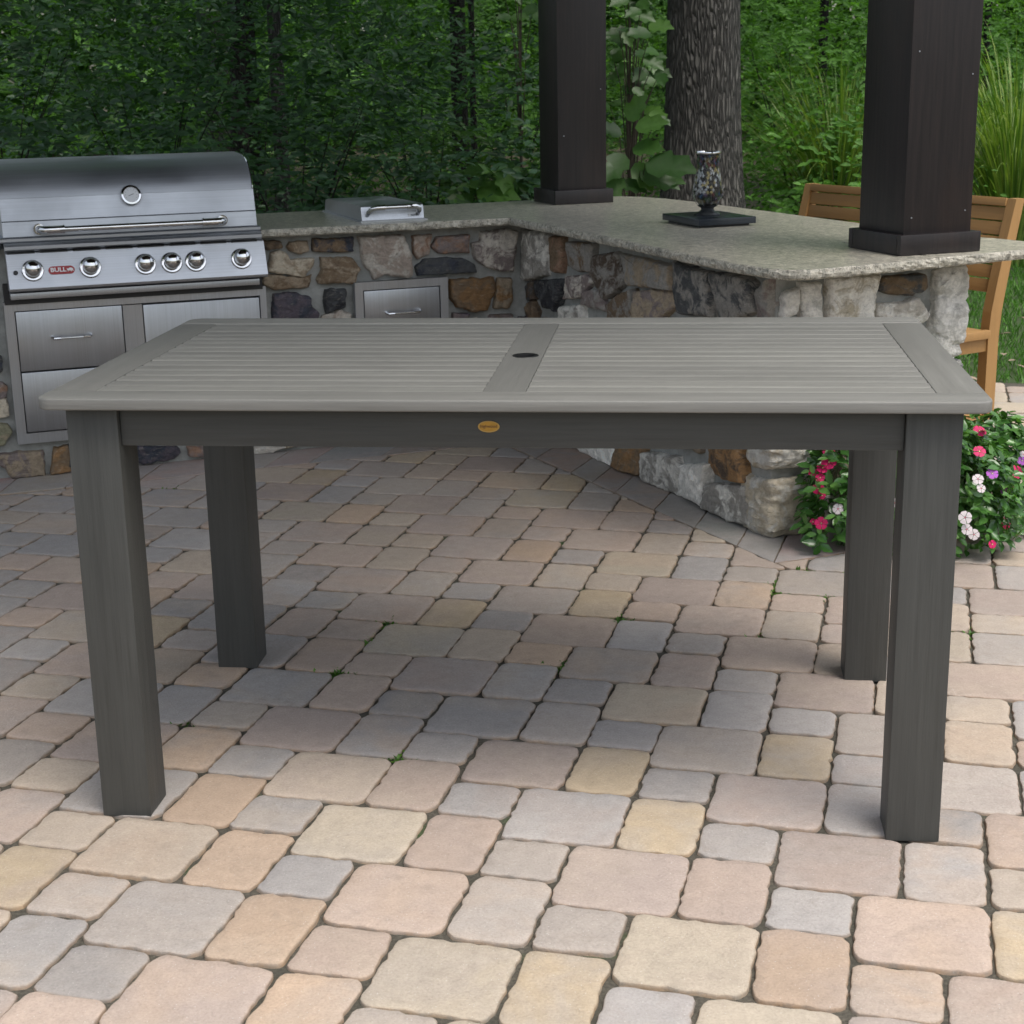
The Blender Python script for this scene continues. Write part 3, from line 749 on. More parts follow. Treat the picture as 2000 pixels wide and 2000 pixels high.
TR_E = [
 (z5, [(215,975),(375,968),(365,1300),(215,1310)], 'white', 'lgrey'),
 (z5, [(430,935),(830,905),(790,1060),(755,1290),(415,1300)], 'white', 'cream'),
 (z5, [(840,925),(1140,898),(1165,1000),(1120,1050),(960,1070),(825,1040)], 'brown', 'dgrey'),
 (z5, [(820,1130),(1000,1115),(1090,1075),(1180,1200),(1130,1275),(780,1280)], 'white', 'light'),
 (zk, [(1025,130),(1150,130),(1160,195),(1022,215)], 'light', 'white'),
]
sid = 100; used = {'L': [], 'R': [], 'E': []}
for key, TR, P0, P1 in (('L', TR_L, A0, A1), ('R', TR_R, A1, B1), ('E', TR_E, B1, C1)):
    flen = (P1-P0).length
    for fz, pts, c, cb in TR:
        pl = [px2face(*fz(*p), P0, P1) for p in pts]
        kk = 1.07 if key == 'R' else 1.025; cs = sum(p[0] for p in pl)/len(pl); cz = sum(p[1] for p in pl)/len(pl)
        pl = [(cs+(s-cs)*kk, min(cz+(z-cz)*kk, .878)) for s, z in pl]
        pl = [(min(max(s, .004), flen-.002), max(z, .0)) for s, z in pl]
        sid += 1
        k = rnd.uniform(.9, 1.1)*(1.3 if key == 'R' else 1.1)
        used[key].append((min(p[0] for p in pl), max(p[0] for p in pl), min(p[1] for p in pl), max(p[1] for p in pl)))
        add_stone(P0, P1, pl, tuple(x*k for x in C[c]), tuple(x*k for x in C[cb]), sid)
def fill(P0, P1, boxes, names, seed, sz=(.12, .26), rowh=(.10, .17), avoid=(), z1=.86):
    global sid
    r = random.Random(seed); L = (P1-P0).length; z = .01
    while z < z1-.05:
        h = min(r.uniform(*rowh), z1-z); s = .01
        while s < L-.04:
            w_ = min(r.uniform(*sz), L-.005-s)
            if w_ < .05: break
            x0, x1, y0, y1 = s+.008, s+w_-.008, z+.008, z+h-.008
            hit = any(x0 < q[1]-.012 and x1 > q[0]+.012 and y0 < q[3]-.012 and y1 > q[2]+.012 for q in list(boxes)+list(avoid))
            if hit and w_ > .1:   # try a smaller stone in the space
                w_ = .07; x1 = s+w_-.008
                hit = any(x0 < q[1]-.008 and x1 > q[0]+.008 and y0 < q[3]-.008 and y1 > q[2]+.008 for q in list(boxes)+list(avoid))
            if not hit:
                j = lambda: r.uniform(-.010, .010)
                pl = [(x0+j(), y0+j()), ((x0+x1)/2+j(), y0+j()), (x1+j(), y0+j()), (x1+j(), (y0+y1)/2+j()), (x1+j(), y1+j()), ((x0+x1)/2+j(), y1+j()), (x0+j(), y1+j()), (x0+j(), (y0+y1)/2)]
                pl = [(min(max(a, .004), L-.002), max(c, 0.)) for a, c in pl]
                sid += 1; add_stone(P0, P1, pl, C[r.choice(names)], C[r.choice(names)], sid)
            s += w_
        z += h
cab = [(1.55, 2.62, .12, .885), (2.93, 3.36, .30, .69)]       # s ranges of grill/drawers on the left face (s = u+3.6)
fill(A0, A1, used['L'], ['tan', 'brown', 'mauve', 'grey', 'cream', 'dgrey', 'purple'], 1, avoid=cab)
fill(A1, B1, used['R'], ['grey', 'brown', 'lgrey', 'tan', 'dgrey', 'mauve'], 2, avoid=[(1.76, 2.1, 0, .70)])
fill(B1, C1, used['E'], ['white', 'lgrey', 'cream', 'light', 'tan'], 3, avoid=[(-.1, .13, 0, .70), (.60, .8, 0, .9)])
fill(C1, D1, [], ['white', 'lgrey', 'cream', 'tan', 'grey', 'brown'], 4)
fill(D1, E1, [], ['tan', 'brown', 'mauve', 'grey', 'cream', 'dgrey'], 5)
def chunk(c, d, col, colb, seed, pw=7.):
    bm = bmesh.new(); bmesh.ops.create_cube(bm, size=2); bmesh.ops.subdivide_edges(bm, edges=bm.edges[:], cuts=22, use_grid_fill=True)
    vs = []
    for p in bm.verts:
        q = p.co.copy(); n_ = (abs(q.x)**pw+abs(q.y)**pw+abs(q.z)**pw)**(1/pw); q = q/n_
        w_ = Vector((c[0]+q.x*d[0]/2, c[1]+q.y*d[1]/2, c[2]+q.z*d[2]/2))
        k = .020*nz((w_.x*9, w_.y*9, w_.z*9+seed))-.024*abs(nz((w_.x*14, w_.y*14, w_.z*30+seed)))-.010*abs(nz((w_.x*40, w_.y*40, w_.z*80+seed)))+.012
        w_ += q.normalized()*k; vs.append((w_.x, w_.y, max(.0, w_.z)))
    bm.verts.index_update(); stones.add(vs, [[v.index for v in f.verts] for f in bm.faces], 0, True, col=col, colb=colb); bm.free()
chunk((.285, -1.745, .095), (.17, .20, .20), C['cream'], C['lgrey'], 3)
chunk((.262, -1.765, .34), (.13, .15, .22), C['lgrey'], C['cream'], 5)
chunk((.262, -1.765, .60), (.12, .14, .20), C['light'], C['grey'], 6)
chunk((.872, -1.775, .70), (.12, .14, .30), C['white'], C['lgrey'], 7)
chunk((.872, -1.765, .45), (.13, .14, .17), C['navy'], C['lgrey'], 8)
chunk((.865, -1.765, .18), (.15, .16, .30), C['white'], C['cream'], 9)
stones.build('fieldstone_facing', M_stone, kit, autosm=60)

# granite slab: chiselled edge
def slab(b, outline, z0, z1, rough_edges=None, seed=0):
    pts = []; flags = []
    n = len(outline)
    for i in range(n):
        a = Vector(outline[i]); c = Vector(outline[(i+1) % n]); L = (c-a).length; k = max(1, int(L/.014))
        for j in range(k): pts.append(a+(c-a)*j/k)
    m = len(pts); rows = []
    for r_, (z, amp, off) in enumerate(((z1, .0012, -.004), (z1-.003, .0018, -.001), (z1-.009, .004, .001), ((z0+z1)/2, .0045, .002), (z0+.006, .0045, 0), (z0, .004, -.006))):
        row = []
        for i, p in enumerate(pts):
            t = (pts[(i+1) % m]-pts[i-1]).normalized(); nn = Vector((t.y, -t.x))
            dsp = off+amp*(nz((p.x*38, p.y*38, z*90+seed))*1.3+nz((p.x*95, p.y*95, z*150+seed))*.8)
            q = p+nn*dsp; row.append((q.x, q.y, z+(0 if r_ in (0, 5) else .0015*nz((p.x*60, p.y*60, seed)))))
        rows.append(row)
    vs = [q for row in rows for q in row]
    b.add(vs, [(k*m+i, k*m+(i+1) % m, (k+1)*m+(i+1) % m, (k+1)*m+i) for k in range(5) for i in range(m)], 1, False)
    top = [Vector(q) for q in rows[0]]; tr = tessellate_polygon([top]); b.add(rows[0], [tuple(t) for t in tr], 0)
    bot = [Vector(q) for q in rows[5]]; tr = tessellate_polygon([bot]); b.add(rows[5], [tuple(t) for t in tr], 1)
HC = .916
b = MB()
main = [(-1.035, .028), (-.5, .012), (0, 0), (.02, -.5), (.034, -1.0), (.034, -1.55), (.045, -1.9), (.065, -2.03), (.10, -2.09), (.15, -2.115), (.36, -2.095), (.655, -2.05)]
main += [(.655, -1.5), (1.10, -1.5), (1.08, -.95), (1.05, -.33), (1.02, .3), (.99, .55), (.94, .72), (.86, .80), (.75, .82), (-1.035, .80)]
main = main[::1]
slab(b, main, HC-.031, HC)
slab(b, [(.6585, -2.048), (1.03, -1.985), (1.16, -1.95), (1.21, -1.86), (1.17, -1.65), (1.105, -1.502), (.6585, -1.502)], HC-.031, HC, seed=7)
b.build('granite_countertop', [M_gran, M_gran_edge], kit)
b = MB(); slab(b, [(-3.65, .03), (-2.035, .03), (-2.035, .80), (-3.65, .80)], HC-.031, HC, seed=3)
b.build('granite_countertop', [M_gran, M_gran_edge], kit)

# ================================================================== GRILL
grill = thing('gas_grill', K(-1.53, 0, 0), KROT, 'large built in stainless steel gas grill with domed lid and round knobs', 'grill')
HW = .487                                  # half width; local x from -HW to HW, y = kit v
def extrude(b, prof, x0, x1, mi=0, caps=True, smooth=True):
    n = len(prof)
    vs = [(x0, p[0], p[1]) for p in prof]+[(x1, p[0], p[1]) for p in prof]
    fs = [(i, (i+1) % n, (i+1) % n+n, i+n) for i in range(n)]
    b.add(vs, fs, mi, smooth)
    if caps:
        b.add(vs[:n], [tuple(range(n))], mi); b.add(vs[n:], [tuple(range(n))], mi)
b = MB(); b.box((0, .38, .80), (2*HW-.03, .62, .24)); b.build('firebox', M_dark_steel, grill)
def arc(c, r, a0, a1, n): return [(c[0]+r*math.cos(math.radians(a0+(a1-a0)*i/n)), c[1]+r*math.sin(math.radians(a0+(a1-a0)*i/n))) for i in range(n+1)]
prof = [(.035, .932), (.030, .936), (.040, .990), (.045, .994), (.066, 1.075)] + arc((.228, 1.025), .172, 163, 90, 12)[0:] + [(.40, 1.205), (.60, 1.18), (.69, 1.08), (.70, .932)]
b = MB(); extrude(b, prof, -HW+.012, HW-.006)
b.build('lid', M_steel, grill, autosm=28)
lid = bpy.data.objects['lid'] if 'lid' in bpy.data.objects else None
# rolled edge seam of lid and side rim
b = MB(); extrude(b, [(.020, .915), (.016, .920), (.016, .930), (.022, .934), (.70, .934), (.70, .915)], -HW-.004, HW+.004); b.build('lid_lip', M_steel, grill, autosm=30)
b = MB(); r_ = [(p[0]+(-.0035 if p[0] < .3 else .0), p[1]+.003) for p in prof[4:18]]
for x in (HW-.009,):
    b.tube([(x, p[0], p[1]) for p in r_], .0035, 6)
b.build('lid_rim', M_chrome, grill)
def handle(b, x0, x1, y, z, dy, r, rk):
    pts = [(x0, y, z), (x0, y-dy*.35, z), (x0+.006, y-dy*.75, z), (x0+.02, y-dy*.97, z), (x0+.04, y-dy, z)]
    q = [(x1-(p[0]-x0), p[1], p[2]) for p in pts][::-1]
    b.tube(pts+[(x0+.085, y-dy, z)], rk, 14); b.tube([(x1-.085, y-dy, z)]+q, rk, 14)
    b.tube([(x0+.08, y-dy, z), (x1-.08, y-dy, z)], r, 14)
    for x in (x0+.085, x1-.085): b.tube([(x-.003, y-dy, z), (x+.003, y-dy, z)], rk*1.12, 14)
    for x in (x0, x1): b.tube([(x, y+.003, z), (x, y-.006, z)], rk*1.35, 14)
b = MB(); handle(b, -.345, .345, .026, .962, .060, .0110, .0150); b.build('lid_handle', M_chrome, grill)
# thermometer
b = MB(); th_dir = Vector((0, -.94, .34)).normalized(); q = Vector((0, 0, 1)).rotation_difference(th_dir).to_matrix().to_4x4()
T = Matrix.Translation((.008, .0615, 1.068)) @ q
b.lathe([(.029, -.004), (.0375, 0), (.0395, .008), (.0365, .013), (.030, .0145), (.0275, .010)], 36, T); th = b.build('thermometer', M_chrome, grill)
b = MB(); b.lathe([(.0275, .0085), (.0272, .0105)], 36, T); b.build('dial', M_dial, th)
b = MB(); b.box((0, 0, .0112), (.022, .0016, .0008), math.radians(20), xf=T)
for k in range(9):
    an = math.radians(210-30*k); b.box((.022*math.cos(an), .022*math.sin(an), .0112), (.004, .0008, .0006), an, xf=T)
b.build('needle', M_black, th)
# band and knob panel
b = MB(); extrude(b, [(.030, .882), (.002, .884), (-.010, .892), (-.010, .904), (.000, .912), (.03, .914)], -HW+.01, HW+.002); b.build('vent_rail', M_steel, grill, autosm=25)
b = MB()
for k in range(8): b.box((-.42+k*.12, .002, .879), (.10, .012, .004))
b.build('vent_slot', M_black, grill)
PT, PB = (.000, .876), (-.050, .752)
b = MB(); extrude(b, [(.05, PT[1]+.003), (PT[0]+.004, PT[1]+.003), PT, PB, (PB[0]+.002, PB[1]-.008), (PB[0]+.012, PB[1]-.012), (.05, PB[1]-.012)], -HW+.012, HW+.010)
panel = b.build('control_panel', M_panel, grill, autosm=22)
pn = Vector((0, -(PT[1]-PB[1]), (PT[0]-PB[0]))).normalized()    # outward normal (local)
pn = Vector((0, -.124, .050)).normalized()
def panel_T(x, f):
    return Matrix.Translation((x, PB[0]+(PT[0]-PB[0])*f, PB[1]+(PT[1]-PB[1])*f)) @ Matrix((Vector((1, 0, 0)), pn.cross(Vector((1, 0, 0))), pn)).transposed().to_4x4()
for x in (-.385, -.175, .030, .130, .222, .400):
    b = MB(); T = panel_T(x, .50)
    b.lathe([(.040, 0), (.041, .004), (.038, .008), (.031, .009)], 32, T); bz = b.build('bezel', M_chrome, grill)
    kb = MB(); kb.lathe([(.024, .008), (.026, .022), (.0305, .026), (.0315, .032), (.0295, .042), (.023, .052), (.013, .058), (.004, .0595)], 32, T)
    kn = kb.build('knob', M_chrome, grill)
    bz.parent = kn; bz.name = 'knob_bezel'
b = MB(); b.lathe([(.0085, 0), (.0085, .005), (.006, .007)], 20, panel_T(-.447, .46)); b.build('igniter_button', M_dark_steel, grill)
# badge with lettering
T = panel_T(-.281, .47)
def pill(w_, h_, n=10):
    r = h_/2; return [(w_/2-r+r*math.cos(math.radians(a)), r*math.sin(math.radians(a))) for a in np.linspace(-90, 90, n)]+[(-w_/2+r+r*math.cos(math.radians(a)), r*math.sin(math.radians(a))) for a in np.linspace(90, 270, n)]
b = MB(); b.prism(pill(.096, .031), 0, .003, xf=T); bd = b.build('badge', M_red, grill)
text_mesh('lettering', 'BULL', .023, .0006, M_white, bd, T @ Matrix.Translation((-.012, .001, .0035)), bold=.0006, sx=1.12)
b = MB()
bull = [(-.012, -.002), (-.011, -.008), (-.009, -.008), (-.009, -.004), (.002, -.004), (.003, -.008), (.005, -.008), (.006, -.003), (.010, -.004), (.013, -.007), (.014, -.004), (.011, .001), (.014, .005), (.010, .004), (.006, .007), (0, .008), (-.006, .005), (-.011, .004), (-.015, .006), (-.014, .002)]
b.prism([(x*.85+.0315, y*.95) for x, y in bull], .003, .0042, xf=T); b.build('bull_emblem', M_white, bd)
# drip tray below
b = MB(); b.box((.0, .03, .718), (2*HW-.03, .06, .024), bev=.002); b.build('drip_tray', M_steelV, grill)
b = MB(); b.box((0, .075, .72), (2*HW+.01, .06, .075)); b.build('recess_shade_block', M_black, grill)  # solid black block standing in for the shade in the gap

# ---- drawer units
def small_handle(b, x, z, y, w_, dy=.028, r=.0042, rk=.0075):
    x0, x1 = x-w_/2, x+w_/2
    b.tube([(x0, y, z+.004), (x0, y-dy*.7, z+.003), (x0+.006, y-dy, z), (x0+.03, y-dy, z)], rk*.8, 10)
    b.tube([(x1, y, z+.004), (x1, y-dy*.7, z+.003), (x1-.006, y-dy, z), (x1-.03, y-dy, z)], rk*.8, 10)
    b.tube([(x0+.028, y-dy, z), (x1-.028, y-dy, z)], r, 10)
def frame_ring(b, x0, x1, z0, z1, y0, y1, holes):
    """flat frame with rectangular holes laid side by side; holes sorted by x"""
    xs = [x0]
    b.box(((x0+x1)/2, (y0+y1)/2, (z1+holes[0][3])/2), (x1-x0, y1-y0, z1-holes[0][3]))
    b.box(((x0+x1)/2, (y0+y1)/2, (z0+holes[0][2])/2), (x1-x0, y1-y0, holes[0][2]-z0))
    prev = x0
    for h in holes:
        b.box(((prev+h[0])/2, (y0+y1)/2, (h[2]+h[3])/2), (h[0]-prev, y1-y0, h[3]-h[2])); prev = h[1]
    b.box(((prev+x1)/2, (y0+y1)/2, (holes[0][2]+holes[0][3])/2), (x1-prev, y1-y0, holes[0][3]-holes[0][2]))
du = thing('drawer_cabinet', K(-1.525, .0, 0), KROT, 'wide stainless drawer and door unit below the big grill', 'cabinet')
X0, X1 = -.502, .503
b = MB(); frame_ring(b, X0, X1, .14, .69, .064, .10, [(-.466, -.062, .180, .655), (.012, .478, .180, .651)]); b.build('frame', M_steelV, du)
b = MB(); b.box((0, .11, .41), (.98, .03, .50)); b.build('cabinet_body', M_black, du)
for z0, z1, hz in ((.422, .651, .545), (.184, .416, .30)):
    b = MB(); b.box((-.264, .078, (z0+z1)/2), (.396, .026, z1-z0), bev=.003); d = b.build('drawer', M_steelV, du)
    b = MB(); small_handle(b, -.264, hz, .066, .145); b.build('handle', M_chrome, d)
b = MB(); b.box((.245, .078, .4155), (.458, .026, .463), bev=.003); d = b.build('door', M_steelV, du)
b = MB(); b.tube([(.06, .066, .33), (.06, .038, .335), (.06, .038, .50), (.06, .066, .505)], .006, 10); b.build('handle', M_chrome, d)
du2 = thing('drawer_cabinet', K(-.455, .0, 0), KROT, 'narrow stainless drawer unit set in the fieldstone below the side burner', 'cabinet')
b = MB(); frame_ring(b, -.20, .20, .32, .680, .064, .10, [(-.166, .166, .352, .647)]); b.build('frame', M_steelV, du2)
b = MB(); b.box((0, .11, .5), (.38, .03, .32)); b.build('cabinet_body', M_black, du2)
for z0, z1, hz in ((.505, .643, .548), (.356, .499, .42)):
    b = MB(); b.box((0, .078, (z0+z1)/2), (.324, .026, z1-z0), bev=.003); d = b.build('drawer', M_steelV, du2)
    b = MB(); small_handle(b, -.0, hz, .066, .145); b.build('handle', M_chrome, d)

# ---- side burner
sb = thing('side_burner', K(-.463, .12, HC), KROT, 'closed stainless side burner lid with thick chrome handle on the counter', 'side burner')
b = MB(); b.box((0, .31, .003), (.285, .64, .006)); b.build('base_plate', M_steelV, sb)
prof = [(.006, .0065), (.018, .060), (.026, .066), (.56, .060), (.60, .05), (.615, .0065)]
b = MB(); extrude(b, prof, -.133, .133, smooth=False); lidb = b.build('lid', M_steelV, sb)
b = MB(); fn = Vector((0, -.98, .2)).normalized()
h0 = [(-.108, .012, .030), (-.106, -.014, .044), (-.098, -.032, .056), (-.082, -.040, .060), (-.05, -.040, .060)]
b.tube(h0, .0115, 12); b.tube([(-p[0], p[1], p[2]) for p in h0], .0115, 12); b.tube([(-.05, -.040, .060), (.05, -.040, .060)], .0085, 12)
for x in (-.05, .05): b.tube([(x-.002, -.04, .06), (x+.002, -.04, .06)], .0125, 12)
b.build('handle', M_chrome, lidb)
T = Matrix.Translation((.092, .0085, .020)) @ Matrix.Rotation(math.radians(77), 4, 'X')
b = MB(); b.prism(pill(.056, .011), 0, .001, xf=T); pl = b.build('name_plate', M_steel, lidb)
b = MB(); b.prism([(-.021+.0048*math.cos(a), .0048*math.sin(a)) for a in np.linspace(0, 2*PI, 16)[:-1]], .001, .0016, xf=T); b.build('white_ring', M_white, pl)
text_mesh('lettering', '\u2022-LITER', .0105, .0004, M_black, pl, T @ Matrix.Translation((.001, 0, .002)), bold=.0003)

# ================================================================== POSTS
def post(u0, v0, wd, dp, hb, ins, label, knots):
    t = thing('wooden_post', K(u0+wd/2, v0+dp/2, HC+.001), KROT, label, 'post', 'dark posts standing on the counter')
    H_ = 2.75-HC
    b = MB(); w_, d_ = wd-2*ins, dp-2*ins
    b.box((0, 0, H_/2), (w_, d_, H_), bev=.004); b.build('shaft', M_post, t)
    b = MB()
    for (cx, cy, sx, sy) in ((0, -(dp-ins)/2, wd, ins-.001), (0, (dp-ins)/2, wd, ins-.001), (-(wd-ins)/2, 0, ins-.001, dp-2*ins), ((wd-ins)/2, 0, ins-.001, dp-2*ins)):
        b.box((cx, cy, hb/2), (sx, sy, hb), bev=.003)
    b.build('base_trim', M_post, t)
    for (x, z) in knots:
        b = MB(); b.lathe([(.0028, 0), (.0024, .002)], 8, Matrix.Translation((x, -d_/2-.0008, z)) @ Matrix.Rotation(PI/2, 4, 'X'))
        b.build('nail', M_steel, t)
    return t
post(.405, .485, .285, .27, .062, .024, 'dark stained square post rising from the inner corner of the counter', [(-.09, .3), (.09, .5), (-.09, 1.2)])
post(.578, -1.955, .302, .302, .064, .024, 'dark stained square post at the outer right end of the counter', [(-.10, .115), (.10, .13), (-.10, .62), (.095, .9), (.10, .55), (-.1, 1.2)])
# pavilion roof carried by the posts, above the picture
rf = thing('pavilion_roof', K(-1.2, -.7, 2.75), KROT, 'dark board roof carried on the posts above the kitchen', 'roof')
b = MB()
for y in (-1.12, 1.32): b.box((0, y, .09), (4.9, .18, .18))
for x in (-2.0, 1.94): b.box((x, .1, .085), (.16, 2.26, .17))
b.build('beam', M_post, rf)
b = MB()
for k in range(10): b.box((-2.25+k*.475, .1, .24), (.05, 2.75, .12))
b.build('rafter', M_post, rf)
b = MB(); b.box((-.12, .1, .315), (4.75, 2.95, .03)); b.build('deck', M_roof, rf)

# ================================================================== TABLE
TX, TY, TYAW = -.0208, 2.9442, -.109
TW, TD, TH, IX, IY, TL, TT = 1.8261, 1.0404, .9025, .0489, .0351, .1042, .0231
tb = thing('dining_table', (TX, TY, 0), TYAW, 'grey slatted rectangular patio table with thick square legs', 'table')
def bnd(b, x0, x1, y0, y1, z0, z1, bev=.002): b.box(((x0+x1)/2, (y0+y1)/2, (z0+z1)/2), (x1-x0, y1-y0, z1-z0), bev=bev)
RW = .088; r_c = .034
def rail(y0, y1, front):
    """long rail with rounded outer corners and softened edges"""
    pts = []; hw = TW/2
    yo = y0 if front else y1; yi = y1 if front else y0; s = 1 if front else -1
    pts += [(-hw, yi)]
    for a in np.linspace(0, 90, 8): a = math.radians(a); pts.append((-hw+r_c-r_c*math.cos(a), yo+s*(r_c-r_c*math.sin(a))))
    for a in np.linspace(90, 0, 8): a = math.radians(a); pts.append((hw-r_c+r_c*math.cos(a), yo+s*(r_c-r_c*math.sin(a))))
    pts += [(hw, yi)]
    bm = bmesh.new(); lo = [bm.verts.new((p[0], p[1], TH-TT)) for p in pts]; hi = [bm.verts.new((p[0], p[1], TH)) for p in pts]
    n = len(pts); bm.faces.new(lo); bm.faces.new(hi)
    for i in range(n): bm.faces.new((lo[i], lo[(i+1) % n], hi[(i+1) % n], hi[i]))
    bmesh.ops.recalc_face_normals(bm, faces=bm.faces[:])
    ed = [e for e in bm.edges if abs(e.verts[0].co.z-e.verts[1].co.z) < 1e-6]
    bmesh.ops.bevel(bm, geom=ed, offset=.0035, segments=3, profile=.5, affect='EDGES')
    b = MB(); bm.verts.index_update(); b.add([v.co.copy() for v in bm.verts], [[v.index for v in f.verts] for f in bm.faces], 0, True); bm.free()
    return b.build('rail', M_tabX, tb)
rail(0, RW, True); rail(TD-RW, TD, False)
EW = .092; CWd = .083; g = .0012
y0, y1 = RW+g, TD-RW-g
for s in (-1, 1):
    b = MB(); x0 = s*TW/2; x1 = s*(TW/2-EW); bnd(b, min(x0, x1), max(x0, x1), y0, y1, TH-TT, TH-.0012, .0025); b.build('end_board', M_tabY, tb)
# centre board with umbrella hole
hx, hy, hr = .003, TD*.475, .0235
bm = bmesh.new()
outer = [(-CWd/2, y0), (CWd/2, y0), (CWd/2, y1), (-CWd/2, y1)]
n = 32; ring = [(hx+hr*math.cos(2*PI*k/n), hy+hr*math.sin(2*PI*k/n)) for k in range(n)]
tri = tessellate_polygon([[Vector((*p, 0)) for p in outer], [Vector((*p, 0)) for p in ring[::-1]]])
pp = outer+ring[::-1]
b = MB()
for z in (TH-.0012, TH-TT): b.add([(p[0], p[1], z) for p in pp], [tuple(t) for t in tri])
b.add([(p[0], p[1], z) for z in (TH-.0012, TH-TT) for p in outer], [(i, (i+1) % 4, (i+1) % 4+4, i+4) for i in range(4)])
b.add([(p[0], p[1], z) for z in (TH-.0012, TH-TT) for p in ring], [(i, (i+1) % n, (i+1) % n+n, i+n) for i in range(n)])
cb_ = b.build('centre_board', M_tabY, tb)
b = MB(); b.lathe([(hr-.0005, -.02), (hr-.0005, .0008), (hr+.0045, .0014), (hr+.0055, .0002), (hr+.0055, -.0008), (hr-.0035, -.001), (hr-.0035, -.02)], 32, Matrix.Translation((hx, hy, TH-.0012)), closed=True); b.build('umbrella_hole_ring', M_black, cb_)
bm.free()
ns = 15; pitch = (y1-y0)/ns
for x0, x1 in ((-TW/2+EW+g, -CWd/2-g), (CWd/2+g, TW/2-EW-g)):
    for k in range(ns):
        ya, yb = y0+k*pitch+.0012, y0+(k+1)*pitch-.0012
        # slightly crowned slat with eased edges
        m = 8; prof = []
        for i in range(m+1):
            f = i/m; e = min(f, 1-f); prof.append((ya+(yb-ya)*f, TH-.0016-.0045*max(0, 1-e/.16)**2+rnd.uniform(-.0001, .0001)))
        prof = [(ya, TH-TT+.002)]+prof+[(yb, TH-TT+.002)]
        b = MB(); extrude(b, [(p[0], p[1]) for p in prof], x0, x1); b.build('slat', M_tabX, tb, autosm=50)
a = -TW/2+IX
for x in (a, -a-TL):
    for y in (IY, TD-IY-TL):
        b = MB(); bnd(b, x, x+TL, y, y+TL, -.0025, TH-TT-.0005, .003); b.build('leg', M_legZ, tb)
AZ = TH-TT-.0005; AH = .080; rec = .012; at_ = .026
lx0, lx1 = a+TL+.0008, -a-TL-.0008
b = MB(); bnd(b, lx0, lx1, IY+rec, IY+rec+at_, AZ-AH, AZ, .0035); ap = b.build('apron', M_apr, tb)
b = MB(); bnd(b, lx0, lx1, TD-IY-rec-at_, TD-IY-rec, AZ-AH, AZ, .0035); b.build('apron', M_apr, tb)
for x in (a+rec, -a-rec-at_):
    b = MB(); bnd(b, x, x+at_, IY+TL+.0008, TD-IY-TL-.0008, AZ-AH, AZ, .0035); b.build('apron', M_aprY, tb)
b = MB(); bnd(b, -CWd/2, CWd/2, IY+rec+at_+.001, TD-IY-rec-at_-.001, AZ-.04, AZ, .002); b.build('cross_brace', M_aprY, tb)
T = Matrix.Translation((-.026, IY+rec-.0004, AZ-.037)) @ Matrix.Rotation(PI/2, 4, 'X')
def ell(rx, ry, n=40): return [(rx*math.cos(2*PI*k/n), ry*math.sin(2*PI*k/n)) for k in range(n)]
b = MB(); b.prism(ell(.0200, .0103), 0, .0012, xf=T); bd = b.build('badge', M_gold, ap)
b = MB(); n = 40; o_, i_ = ell(.0210, .0113), ell(.0190, .0094)
b.add([T @ Vector((p[0], p[1], z)) for z in (0, .0018) for p in o_+i_], [(k, (k+1) % n, (k+1) % n+2*n, k+2*n) for k in range(n)]+[(2*n+k, 2*n+(k+1) % n, 3*n+(k+1) % n, 3*n+k) for k in range(n)]+[(n+k, n+(k+1) % n, 3*n+(k+1) % n, 3*n+k) for k in range(n)])
bd.parent = ap; rim_ = b.build('badge_rim', M_goldrim, tb)
bd.parent = tb
text_mesh('lettering', 'highwood', .0083, .0003, M_engrave, bd, T @ Matrix.Translation((0, .0004, .0015)), bold=.0001)
rim_.parent = bd

# ================================================================== TRAY AND CANDLE HOLDER
pl_ = toK(at_z(1290, 434, HC)); pf = toK(at_z(1368, 447, HC)); pr = toK(at_z(1480, 440, HC))
tc = ((pl_[0]+pr[0])/2, (pl_[1]+pr[1])/2)
tw = math.hypot(pr[0]-pf[0], pr[1]-pf[1])*.97; td = math.hypot(pl_[0]-pf[0], pl_[1]-pf[1])*.97
tray = thing('slate_plinth', K(tc[0], tc[1], HC), KROT, 'flat square blue black slate slab under the mosaic lantern', 'slab')
b = MB(); b.box((0, 0, .0215), (tw, td, .025), bev=.002); b.build('slab', M_slate, tray)
b = MB(); b.box((0, 0, .0045), (tw*.86, td*.86, .0085)); b.build('foot', M_black, tray)
m, t, bb = mat('mosaic_glass')
tile = attr(t, 'col').outputs['Color']; t.links.new(tile, bb.inputs['Base Color']); bb.inputs['Roughness'].default_value = .12
bb.inputs['Metallic'].default_value = .35; bb.inputs['Alpha'].default_value = .36
M_mosaic = m
M_glassd = simple('smoked_glass', (.03, .033, .035), .08)
lan = thing('mosaic_lantern', K(tc[0]-.0, tc[1]+.01, HC+.034), KROT, 'mirrored mosaic glass hurricane candle holder on the slate slab', 'candle holder')
Rp = [(.034, .034), (.046, .046), (.0555, .064), (.0590, .084), (.0580, .104), (.0530, .130), (.0470, .155), (.0425, .180), (.0415, .20), (.0450, .222), (.0485, .235)]
b = MB(); nseg = 26; cols = [(.5, .52, .55), (.42, .33, .12), (.3, .10, .12), (.10, .2, .4), (.14, .28, .15), (.25, .16, .32), (.06, .06, .06), (.12, .11, .1), (.07, .07, .09), (.1, .09, .08)]
rows_ = 22
def rad(z):
    for i in range(len(Rp)-1):
        if Rp[i][1] <= z <= Rp[i+1][1]:
            f = (z-Rp[i][1])/(Rp[i+1][1]-Rp[i][1]); return Rp[i][0]*(1-f)+Rp[i+1][0]*f
    return Rp[-1][0] if z > .1 else Rp[0][0]
zA, zB = .036, .232; dz = (zB-zA)/rows_
